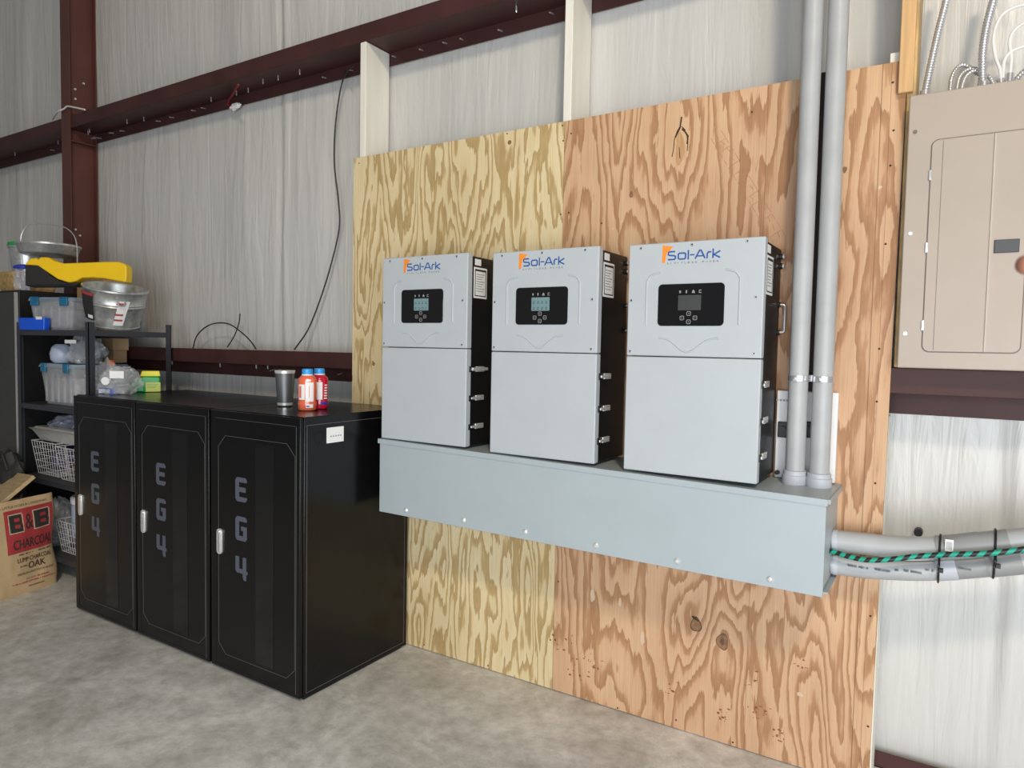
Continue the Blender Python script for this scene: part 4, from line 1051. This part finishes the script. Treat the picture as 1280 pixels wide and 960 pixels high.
def on_tub(a0, a1, z0, z1, slant=0.0, off=0.0015):
    mb = MB(); n = 10; vs = []
    for i in range(n+1):
        for j, z in enumerate((z0, (z0+z1)/2, z1)):
            a = math.radians(a0+(a1-a0)*i/n+slant*j)+ac
            r = 0.147+(z-0.050)*0.195+off+(0.004 if 0.11 < z < 0.15 else 0)
            vs.append(up+RT @ Vector((r*math.cos(a), r*math.sin(a), z*1.13)))
    mb.add(vs, [(3*i+j, 3*i+3+j, 3*i+4+j, 3*i+1+j) for i in range(n) for j in range(2)]); return mb
lb_ = part('white_label', on_tub(-2, 18, 0.030, 0.165, 4.0, 0.006), 'paper', t, smooth=True)
for z in (0.145, 0.085, 0.055): part('label_stripe', on_tub(0+ (0 if z > .1 else -1), 15, z, z+0.010, 2.0 if z > 0.1 else 0.5, 0.009), 'bag_redink', lb_, smooth=True)
lb_ = part('black_label', on_tub(-78, -42, 0.040, 0.185, 0.0, 0.006), 'ink', t, smooth=True)
part('label_stripe', on_tub(-80, -40, 0.172, 0.187, 0, 0.009), 'bag_red', lb_, smooth=True)
part('label_patch', on_tub(-58, -44, 0.050, 0.068, 0, 0.009), 'paper', lb_, smooth=True)
hp = [up+RT @ Vector((0.186*math.cos(ac+a), 0.186*math.sin(ac+a), z)) for a, z in [(0.05, 0.19), (0.09, 0.165), (0.16, 0.160), (0.24, 0.165), (0.27, 0.19)]]
part('side_handle', MB().tube(catmull(hp, 6), 0.004, 8), 'steel', t, smooth=True)

# box with shallow pan and bail behind
c = hit(60, 326, 1, -0.235)
bx = thing('cardboard_box', 'brown cardboard box at the back of the top shelf under the shallow round pan', 'box', (c.x, -0.20, SZ[3]+0.22))
for a, b in [((-3.64, -0.165, SZ[3]), (-3.30, -0.035, c.z-0.052))]:
    part('carton', MB().box(a, b), 'cardboard', bx, bevel=0.004)
    part('tape', MB().box(((a[0]+b[0])/2-0.025, a[1]-0.001, b[2]-0.06), ((a[0]+b[0])/2+0.025, b[1], b[2]+0.001)), 'cream', bx)
cz = c.z-0.050; cxp = -3.46; cyp = -0.215
pc = at_depth(61, 311, (Vector((cxp, cyp, cz))-CAM).dot(ROT @ Vector((0, 0, -1))))
t = thing('galvanised_pan', 'shallow round galvanised pan with tall wire handle on top of the rack', 'pan', (pc.x, pc.y, pc.z-0.06))
part('shell', MB().lathe([(0, -0.045), (0.150, -0.045), (0.165, -0.036), (0.178, 0.008), (0.185, 0.012), (0.185, 0.024), (0.180, 0.026), (0.174, 0.008), (0.160, -0.032), (0, -0.040)], tuple(pc), 56), 'galv', t, smooth=True, angle=50)
rt = (ROT @ Vector((1, 0, 0))).normalized(); fw = rt.cross(Vector((0, 0, 1)))
bl = [(-0.218, -0.12), (-0.220, 0.02), (-0.212, 0.10), (-0.165, 0.165), (-0.08, 0.180), (0.03, 0.172), (0.13, 0.150), (0.195, 0.100), (0.220, 0.02), (0.222, -0.12)]
part('bail', MB().tube(catmull([pc+rt*(a*0.84)+Vector((0, 0, b*0.92)) for a, b in bl], 8), 0.0035, 8), 'steel', t, smooth=True)

# yellow and black moulded seat
D0 = (Vector((-3.3, -0.52, 1.8))-CAM).dot(ROT @ Vector((0, 0, -1)))
def sil(px_pts, depth, thick, name, m, parent, bev, tilt=0.0):
    q = [at_depth(u, v, depth-tilt*(u-100)) for u, v in px_pts]
    return part(name, MB().prism(q, (ROT @ Vector((0, 0, -1)))*thick), m, parent, bevel=bev, segs=3)
ysh = [(30, 331), (37, 323), (45, 322), (47, 325), (50, 321), (60, 321.5), (68, 326), (79, 329), (105, 328), (130, 327), (148, 327), (156, 330), (158, 334), (158, 346), (157, 353), (146, 351), (130, 348), (115, 347), (102, 347), (95, 351), (86, 353), (72, 349), (60, 341), (47, 332), (36, 331)]
tb = at_depth(80, 357, D0)
t = thing('moulded_seat', 'long yellow moulded plastic seat with black base lying across totes and tub', 'seat', tuple(tb))
sil(ysh, D0-0.05, 0.07, 'yellow_shell', 'yellow', t, 0.012)
sil([(31, 331), (45, 329), (52, 334), (62, 344), (74, 351), (88, 354), (101, 352.5), (94, 357), (31, 357.5)], D0-0.045, 0.09, 'black_base', 'black_foam', t, 0.008)

# second shelf: bags, carton, tub behind
t, c = film_bag((-3.17, -0.34, SZ[2]+0.262), 0.105, 0.07, 0.10, 8.1, 'grey clear bag standing on the second shelf tote', 'bag')
part('paper_label', lbox((-0.035, 0, -0.01), (0.035, 0.001, 0.012), (c.x+0.01, c.y-0.10, c.z+0.06), YAW), 'paper', t)
part('grey_contents', blob((c.x, c.y+0.02, c.z), 0.10, 0.05, 0.08, 4.4, 0.2, YAW, 3, True), 'grey_cloth', t, smooth=True)
p = hit(72, 436, 1, -0.40)
t = thing('glass_jar', 'blue-grey round jar lying on the second shelf tote, left of the bag', 'jar', (-3.385, -0.385, SZ[2]+0.262))
jc = Vector((-3.385, -0.385, SZ[2]+0.262))
part('jar_body', MB().lathe([(0, 0), (0.045, 0), (0.062, 0.02), (0.066, 0.06), (0.055, 0.10), (0.035, 0.118), (0, 0.12)], tuple(jc), 28), 'jar_blue', t, smooth=True)
t = thing('dark_skillet', 'dark round skillet leaning at the back of the second shelf', 'skillet', (-3.50, -0.20, SZ[2]+0.262))
pk = Matrix.Rotation(math.radians(72), 3, Vector((0.85, 0.52, 0)))
part('pan', MB().lathe([(0, 0), (0.085, 0), (0.105, 0.03), (0.108, 0.03), (0.09, -0.004), (0, -0.004)], (-3.50, -0.25, SZ[2]+0.375), 36, pk), 'black_metal', t, smooth=True)
part('handle', MB().tube([(-3.47, -0.33, SZ[2]+0.32), (-3.42, -0.40, SZ[2]+0.30), (-3.38, -0.44, SZ[2]+0.285)], 0.007, 8), 'steel', t, smooth=True)
# cardboard box at back right of second shelf
c = hit(134, 439, 1, -0.13)
t = thing('cardboard_box', 'small brown cardboard box on the second shelf behind the clear bag', 'box', (-2.975, -0.13, SZ[2]+0.26))
part('carton', MB().box((-3.52, -0.118, SZ[2]+0.262), (-3.275, -0.03, SZ[2]+0.345)), 'cardboard', t, bevel=0.003)
part('box_lid', MB().box((-3.54, -0.13, SZ[2]+0.345), (-3.26, -0.025, SZ[2]+0.425)), 'cardboard', t, bevel=0.003)
t2_, c = film_bag((-2.92, -0.36, SZ[2]), 0.10, 0.085, 0.16, 5.7, 'crumpled clear bag at the right end of the second shelf')
t = thing('small_bottle', 'pale bottle with orange cap standing behind the clear bags', 'bottle', (-3.02, -0.27, SZ[2]))
part('bottle_body', MB().lathe([(0, 0), (0.030, 0), (0.032, 0.005), (0.032, 0.22), (0.018, 0.245), (0, 0.245)], (-3.02, -0.27, SZ[2]), 20), 'jar_blue', t, smooth=True)
part('cap', MB().lathe([(0, 0.245), (0.020, 0.245), (0.020, 0.285), (0.018, 0.288), (0, 0.288)], (-3.02, -0.27, SZ[2]), 20), 'orange_cap', t, smooth=True)
# third shelf: wire baskets, foil tray with bag
def basket(x, y, z, w_, d_, h, yaw, label, nx=9, ny=5, nz=5, grp='white wire baskets on the rack', fill='content_white'):
    t = thing('wire_basket', label, 'basket', (x, y, z), grp)
    M4 = Matrix.Translation((x, y, z)) @ Matrix.Rotation(yaw, 4, 'Z')
    mb = MB(); r = 0.0017
    def P(a, b, k): f = 0.82+0.18*k/h; return Vector((a*w_/2*f, b*d_/2*f, k+0.003))
    for i in range(nz+1):
        k = h*i/nz
        mb.tube([P(-1, -1, k), P(1, -1, k), P(1, 1, k), P(-1, 1, k), P(-1, -1, k)], r*(1.8 if i == nz else 1), 6)
    for i in range(nx+1):
        a = -1+2*i/nx; mb.tube([P(a, -1, h), P(a, -1, 0), P(a, 1, 0), P(a, 1, h)], r, 6)
    for i in range(ny+1):
        b = -1+2*i/ny; mb.tube([P(-1, b, h), P(-1, b, 0), P(1, b, 0), P(1, b, h)], r, 6)
    mb.xf(M4); part('wire_frame', mb, 'wire_white', t, smooth=True)
    mb = blob((x, y, z+h*0.45), w_*0.34, d_*0.34, h*0.40, x*7, 0.3, yaw, 3); part('contents', mb, fill, t, smooth=True)
    return t
M['content_straw'] = mat('straw_stuff', (0.30, 0.22, 0.13), 0.7, var=0.6, scale=40)
M['content_purple'] = mat('dark_violet_stuff', (0.06, 0.05, 0.11), 0.6, var=0.5, scale=30)
basket(-3.475, -0.31, SZ[1], 0.31, 0.30, 0.215, 0.0, 'white wire basket on the third shelf, left of two, under the foil tray', fill='content_purple')
basket(-3.13, -0.33, SZ[1], 0.33, 0.29, 0.205, 0.0, 'white wire basket on the third shelf, right of two, half hidden by the cabinet', fill='content_straw')
t = thing('foil_tray', 'deep aluminium foil tray with clear film on top of the wire baskets', 'foil tray', (-3.12, -0.33, SZ[1]+0.223))
part('tray', loft_box(-3.34, -0.31, SZ[1]+0.223, 0.50, 0.24, 0.58, 0.32, 0.075, 0.0, 0.004), 'foil', t, smooth=True)
part('rolled_rim', loft_box(-3.34, -0.31, SZ[1]+0.292, 0.58, 0.32, 0.60, 0.34, 0.010, 0.0, 0.02), 'foil', t, smooth=True)
film_bag((-3.42, -0.30, SZ[1]+0.280), 0.13, 0.10, 0.060, 2.2, 'bluish clear film bag lying in the foil tray', 'bag_blue')
film_bag((-3.19, -0.32, SZ[1]+0.280), 0.085, 0.07, 0.10, 6.2, 'upright crumpled clear bag at the right end of the foil tray', 'bag_blue')
# bottom shelf: basket with jar, jug
basket(-3.17, -0.33, SZ[0], 0.30, 0.27, 0.20, 0.0, 'white wire basket on the bottom shelf beside the cream jug', fill='content_grey')
t = thing('storage_jar', 'pale grey lidded jar standing in the bottom shelf basket', 'jar', (-3.17, -0.34, SZ[0]))
part('jar_body', MB().lathe([(0, 0.1), (0.09, 0.1), (0.095, 0.11), (0.095, 0.30), (0.085, 0.32), (0, 0.32)], (-3.17, -0.34, SZ[0]), 36), 'jar_blue', t, smooth=True)
part('lid', MB().lathe([(0, 0.32), (0.098, 0.315), (0.100, 0.35), (0.09, 0.36), (0, 0.362)], (-3.17, -0.34, SZ[0]), 36), 'white_plastic', t, smooth=True)
t = thing('storage_jar', 'cream jar at the right end of the bottom shelf against the cabinet', 'jar', (-2.93, -0.42, SZ[0]+0.001))
part('jar_body', MB().lathe([(0, 0.0), (0.046, 0.0), (0.050, 0.01), (0.050, 0.20), (0.04, 0.22), (0, 0.22)], (-2.93, -0.42, SZ[0]+0.001), 28), 'cream', t, smooth=True)
part('lid', MB().lathe([(0, 0.22), (0.045, 0.22), (0.045, 0.25), (0, 0.252)], (-2.93, -0.42, SZ[0]+0.001), 28), 'white_plastic', t, smooth=True)
t, c = film_bag((-3.46, -0.36, SZ[0]), 0.09, 0.08, 0.17, 1.2, 'pale plastic bag on the bottom shelf behind the charcoal bag', 'bag')

# ================================================================== LOCKER at the far left
lx1 = RX0-0.007
t = thing('tall_locker', 'tall dark grey locker cut off by the left edge of the photo', 'locker', (lx1-0.45, -0.25, 0))
part('carcass', MB().box((lx1-0.9, -0.500, 0.0), (lx1, -0.03, 1.80)), 'black_metal', t, bevel=0.003)
part('door', MB().box((lx1-0.87, -0.520, 0.03), (lx1-0.025, -0.501, 1.785)), 'locker', t, bevel=0.002)
part('edge_strip', MB().box((lx1-0.020, -0.521, 0.03), (lx1-0.014, -0.501, 1.785)), 'locker_edge', t)
# things on the locker
Lz = 1.801
c = Vector((lx1-0.30, -0.32, Lz))
t = thing('wicker_basket', 'pale wicker basket on top of the locker at the left edge', 'basket', tuple(c))
part('basket_body', loft_box(c.x, c.y, Lz, 0.22, 0.24, 0.28, 0.30, 0.13, 0.0, 0.008), 'basket_straw', t, smooth=True)
t = thing('galvanised_bucket', 'galvanised bucket standing in the wicker basket at the left edge', 'bucket', (c.x, c.y, Lz+0.012))
part('shell', MB().lathe([(0, 0.0), (0.075, 0.0), (0.105, 0.285), (0.112, 0.288), (0.112, 0.298), (0.105, 0.300), (0.100, 0.285), (0.07, 0.008), (0, 0.008)], (c.x, c.y, Lz+0.012), 40), 'galv', t, smooth=True, angle=50)
part('green_liner', MB().lathe([(0.100, 0.290), (0.113, 0.302), (0.110, 0.322), (0.098, 0.325), (0.09, 0.30)], (c.x, c.y, Lz+0.012), 40), 'green', t, smooth=True)
t, c2 = film_bag((lx1-0.02, -0.47, Lz), 0.05, 0.03, 0.085, 7.7, 'grey film bag with dark blue top beside the yellow seat', 'bag_blue')
part('blue_top', blob((c2.x-0.01, c2.y, c2.z+0.085), 0.05, 0.03, 0.018, 2.7, 0.2, YAW, 3, False), 'label_blue', t, smooth=True)

# ================================================================== CHARCOAL BAG
BW, BH = 0.54, 0.548
e1 = Vector((-0.15, 0.9887, 0)).normalized(); en = Vector((e1.y, -e1.x, 0))
o0 = Vector((-3.112, -0.858, 0.0))-e1*0.22
lean = 0.03
def bagp(a, b, d):
    """a 0..BW along, b 0..BH up, d outwards from the bulging front"""
    s = a/BW; q = b/BH
    bul = 0.060*(max(0, math.sin(PI*min(max(s, 0), 1)))**0.5)*(max(0, math.sin(PI*min(max(q*0.92+0.04, 0), 1)))**0.6)
    wv = 0.006*noise.noise((a*9, b*7, 2.0))+0.004*noise.noise((a*22, b*5, 5.0))
    pinch = 0.012*math.sin(q*PI*3)*(1 if s > 0.5 else -1)*(abs(s-0.5)*2)**3
    tw = 0.035*(s-0.3)*q
    return o0+e1*(a+pinch)+Vector((0, 0, b*(1-0.0*s)+0.015*(s)*(q-0.3)))+en*(bul+wv-lean*q+d)
t = thing('charcoal_bag', 'brown paper bag of lump charcoal with red panel standing on the floor', 'bag', tuple(o0+e1*BW/2))
nx_, nz_ = 40, 48
vs = []; mb = MB()
for j in range(nz_+1):
    for i in range(nx_+1): vs.append(bagp(BW*i/nx_, BH*j/nz_, 0))
for j in range(nz_+1):
    for i in range(nx_+1):
        p = bagp(BW*i/nx_, BH*j/nz_, 0); s = i/nx_; q = j/nz_
        th = 0.12*(math.sin(PI*s)**0.5 if 0 < s < 1 else 0)*(math.sin(PI*min(1, q*0.9+0.1))**0.5 if q < 1 else 0)
        vs.append(p-en*(0.004+th))
n = (nx_+1)*(nz_+1); idx = lambda i, j: j*(nx_+1)+i
fs = []
for j in range(nz_):
    for i in range(nx_):
        a, b, c, d = idx(i, j), idx(i+1, j), idx(i+1, j+1), idx(i, j+1)
        fs += [(a, b, c, d), (n+d, n+c, n+b, n+a)]
for i in range(nx_): fs += [(idx(i, 0), n+idx(i, 0), n+idx(i+1, 0), idx(i+1, 0)), (idx(i, nz_), idx(i+1, nz_), n+idx(i+1, nz_), n+idx(i, nz_))]
for j in range(nz_): fs += [(idx(0, j), idx(0, j+1), n+idx(0, j+1), n+idx(0, j)), (idx(nx_, j), n+idx(nx_, j), n+idx(nx_, j+1), idx(nx_, j+1))]
mb.add(vs, fs); part('paper_sack', mb, 'kraft', t, smooth=True, angle=60)
def bag_patch(a0, b0, a1, b1, lift, nn=12):
    mb = MB(); vs = [bagp(a0+(a1-a0)*i/nn, b0+(b1-b0)*j/nn, lift) for j in range(nn+1) for i in range(nn+1)]
    mb.add(vs, [(j*(nn+1)+i, j*(nn+1)+i+1, (j+1)*(nn+1)+i+1, (j+1)*(nn+1)+i) for j in range(nn) for i in range(nn)]); return mb
part('red_panel', bag_patch(0.238, 0.255, 0.522, 0.497, 0.002, 24), 'bag_red', t, smooth=True)
bagl = lambda l: (lambda x, z, d: bagp(x, z, d+l))
def bB(x0, z0, w_, h_, grow, lift, m, nm):
    mb = MB(); pl = bagl(lift); g = grow
    def bx_(a, b, c, d):
        nn = 4
        vs = [pl(x0+w_*(a+(c-a)*i/nn), z0+h_*(b+(d-b)*j/nn), 0) for j in range(nn+1) for i in range(nn+1)]
        mb.add(vs, [(j*(nn+1)+i, j*(nn+1)+i+1, (j+1)*(nn+1)+i+1, (j+1)*(nn+1)+i) for j in range(nn) for i in range(nn)])
    if nm == 'outline': bx_(-0.06, -0.05, 0.98, 0.0); bx_(-0.06, 1.0, 0.94, 1.05); bx_(-0.06, 0, 0.0, 1); bx_(0.93, 0.02, 0.99, 0.98)
    else:
        bx_(0, 0, 0.36, 1); bx_(0.36, 0, 0.92, 0.22); bx_(0.36, 0.42, 0.88, 0.60); bx_(0.36, 0.80, 0.88, 1.0); bx_(0.74, 0.22, 0.94, 0.42); bx_(0.74, 0.60, 0.90, 0.80)
    part('letter_'+('b' if nm != 'outline' else 'outline'), mb, m, t)
for x0, w_ in ((0.262, 0.078), (0.402, 0.100)):
    bB(x0, 0.372, w_, 0.098, 0, 0.0036, 'bag_black', 'letter'); bB(x0, 0.372, w_, 0.098, 0, 0.0034, 'bag_cream', 'outline')
def bag_ticks(seed, x0, z0, x1, z1, m):
    mb = MB(); ticks(mb, x0, z0, x1, z1, bagl(0.0034), seed, 0.0004); part('lettering', mb, m, t)
def bag_text(s, x0, z0, x1, z1, m, lift=0.0034):
    mb = MB(); text(mb, s, x0, z0, x1, z1, bagl(lift), 0.0); part('lettering', mb, m, t)
for off in (0.0, 0.0015): bag_text('&', 0.348+off, 0.378, 0.392+off, 0.462, 'bag_black')
for off in (0.0, 0.001, 0.002): bag_text('CHARCOAL', 0.270+off, 0.275+off/2, 0.510+off, 0.328+off/2, 'bag_black', 0.0036+off/4)
bag_text('A LITTLE GOES A LONGWAY', 0.215, 0.510, 0.495, 0.522, 'bag_brown')
bag_ticks(1, 0.300, 0.237, 0.385, 0.247, 'bag_brown'); bag_ticks(2, 0.410, 0.237, 0.505, 0.247, 'bag_brown')
for off in (0.0, 0.001): bag_text('LUMP CHARCOAL', 0.290+off, 0.196, 0.500+off, 0.222, 'bag_brown', 0.0034+off/4)
bag_ticks(3, 0.305, 0.168, 0.343, 0.178, 'bag_brown')
for off in (0.0, 0.001, 0.002): bag_text('OAK', 0.352+off, 0.150, 0.455+off, 0.188, 'bag_brown', 0.0034+off/4)
bag_text('PREMIUM HARDWOOD BLEND', 0.290, 0.122, 0.505, 0.134, 'bag_brown')
bag_text('CAUTION', 0.340, 0.088, 0.400, 0.098, 'bag_redink'); bag_ticks(4, 0.410, 0.088, 0.475, 0.098, 'bag_redink')
bag_ticks(5, 0.265, 0.070, 0.515, 0.079, 'bag_redink')
bag_ticks(6, 0.360, 0.042, 0.450, 0.050, 'bag_brown')

# wooden plank leaning over the bag
P1 = hit(41.5, 594, 1, -0.640); P0 = hit(-45, 666, 1, -0.980); P2 = hit(12, 589, 1, -0.560)
q = [P0, P1, P2, P2+(P0-P1)]
nrm = (q[1]-q[0]).cross(q[3]-q[0]).normalized()
if nrm.z > 0: nrm = -nrm
t = thing('wooden_plank', 'pale wooden plank leaning above the charcoal bag at the left edge', 'plank', tuple(q[0]))
part('board', MB().prism(q, nrm*0.022), 'plank', t, bevel=0.002)
p = hit(14, 578, 1, -0.600)
t = thing('dark_bag', 'black cloth bag slumped behind the wooden plank', 'bag', (p.x, p.y, p.z-0.2))
part('bag_body', blob((p.x-0.02, p.y, p.z-0.10), 0.10, 0.07, 0.17, 9.1, 0.3, 0.3, 3), 'black_foam', t, smooth=True)
part('bag_strap', MB().tube(catmull([(p.x-0.08, p.y-0.04, p.z-0.05), (p.x-0.02, p.y-0.05, p.z+0.07), (p.x+0.05, p.y-0.04, p.z-0.04)], 8), 0.008, 8), 'black_foam', t, smooth=True)

# ================================================================== LOOSE CABLES
def cable(label, pts, ys, r=0.004, m='cable', name='cable'):
    q = fp(pts, ys); o = solo(name, MB().tube(catmull(q, 8), r, 8), m, tuple(q[0]), smooth=True)
    return tag(o, label, 'cable')
cable('long thin black cable hanging from the high girt in front of the insulation', [(441, 83), (432, 92), (425, 115), (419, 160), (418, 205), (423, 250), (424, 285), (414, 330), (400, 375), (385, 412), (368, 437)], [0.10, 0.15, 0.165, 0.165, 0.165, 0.165, 0.165, 0.16, 0.15, 0.13, 0.05], 0.0045)
cable('black cable looping over the low girt, left of the hanging cable', [(241, 436), (246, 420), (257, 409), (270, 404), (286, 405), (300, 414), (312, 425), (320, 436)], [0.10, 0.11, 0.12, 0.12, 0.12, 0.12, 0.11, 0.10], 0.004)
cable('short black cable crossing the loop above the low girt', [(300, 392), (299, 402), (295, 415), (290, 425), (284, 434)], [0.13, 0.13, 0.12, 0.11, 0.10], 0.0035)
cable('thin red string tied round the high girt', [(298, 106), (294, 112), (291, 118), (287, 124), (285, 130), (289, 133)], [0.0, 0.05, 0.10, 0.15, 0.17, 0.17], 0.006, 'red_string', 'red_string')
p = hit(294, 133, 1, 0.165)
tag(solo('cloth_scrap', blob((p.x, p.y, p.z), 0.05, 0.012, 0.02, 3.0, 0.4, 0.0, 3, False), 'paper', tuple(p), smooth=True), 'white scrap of cloth under the high girt by the red string', 'cloth')
cable('white wire wrapped across the column at the high girt', [(66, 149), (72, 140), (80, 136), (84, 133), (92, 134), (106, 137)], [0.10, 0.0, 0.0, 0.0, 0.0, 0.0], 0.006, 'white_cable', 'white_wire')

# ================================================================== HAND at the right edge
dH = 0.62
def hp_(u, v, d=dH): return at_depth(u, v, d)
t = thing('person', 'brown-skinned pointing finger of a person reaching in at the right edge', 'person', tuple(hp_(1300, 330)))
R3 = ROT
base = hp_(1259, 330)
def HL(x, y, z): return base+R3 @ Vector((x, y, z))     # x right, y up, z towards camera
joints = []; edges = []; rad = []
def J(x, y, z, r, par):
    joints.append(HL(x, y, z)-wloc(t)); rad.append(r)
    if par is not None: edges.append((par, len(joints)-1))
    return len(joints)-1
wr = J(0.165, -0.045, 0.0, 0.026, None)
pm = J(0.120, -0.025, 0.0, 0.030, wr)
i0 = J(0.078, -0.006, 0.0, 0.0125, pm); i1 = J(0.044, -0.002, 0.0, 0.0108, i0); i2 = J(0.022, -0.001, 0.0, 0.0102, i1); i3 = J(0.008, 0.0, 0.0, 0.0092, i2)
for k, (dy, dz) in enumerate([(-0.024, 0.004), (-0.042, 0.006), (-0.058, 0.006)]):
    a = J(0.088, -0.006+dy, dz, 0.0110, pm); b = J(0.056+0.006*k, -0.008+dy, dz-0.006, 0.0090, a); c = J(0.058+0.006*k, -0.010+dy, dz+0.020, 0.0082, b); d = J(0.076+0.004*k, -0.010+dy, dz+0.026, 0.0076, c)
a = J(0.125, -0.010, 0.030, 0.0135, pm); b = J(0.095, -0.016, 0.045, 0.0105, a); c = J(0.070, -0.022, 0.048, 0.0090, b)
f1 = J(0.25, -0.085, 0.0, 0.031, wr); f2 = J(0.37, -0.16, 0.0, 0.040, f1)
me = bpy.data.meshes.new('hand'); me.from_pydata([tuple(v) for v in joints], edges, [])
o = bpy.data.objects.new('hand', me); col.objects.link(o); o.parent = t; me.materials.append(M['skin'])
md = o.modifiers.new('skin', 'SKIN')
for v, r in zip(me.skin_vertices[0].data, rad): v.radius = (r, r)
me.skin_vertices[0].data[0].use_root = True
md.use_smooth_shade = True
md2 = o.modifiers.new('sub', 'SUBSURF'); md2.levels = 2; md2.render_levels = 2
a = HL(0.27, -0.098, 0); b = HL(0.45, -0.21, 0)
part('sleeve', MB().tube([a, a.lerp(b, 0.1), b], 0.048, 24, rs=[0.046, 0.050, 0.062]), 'sleeve', t, smooth=True)
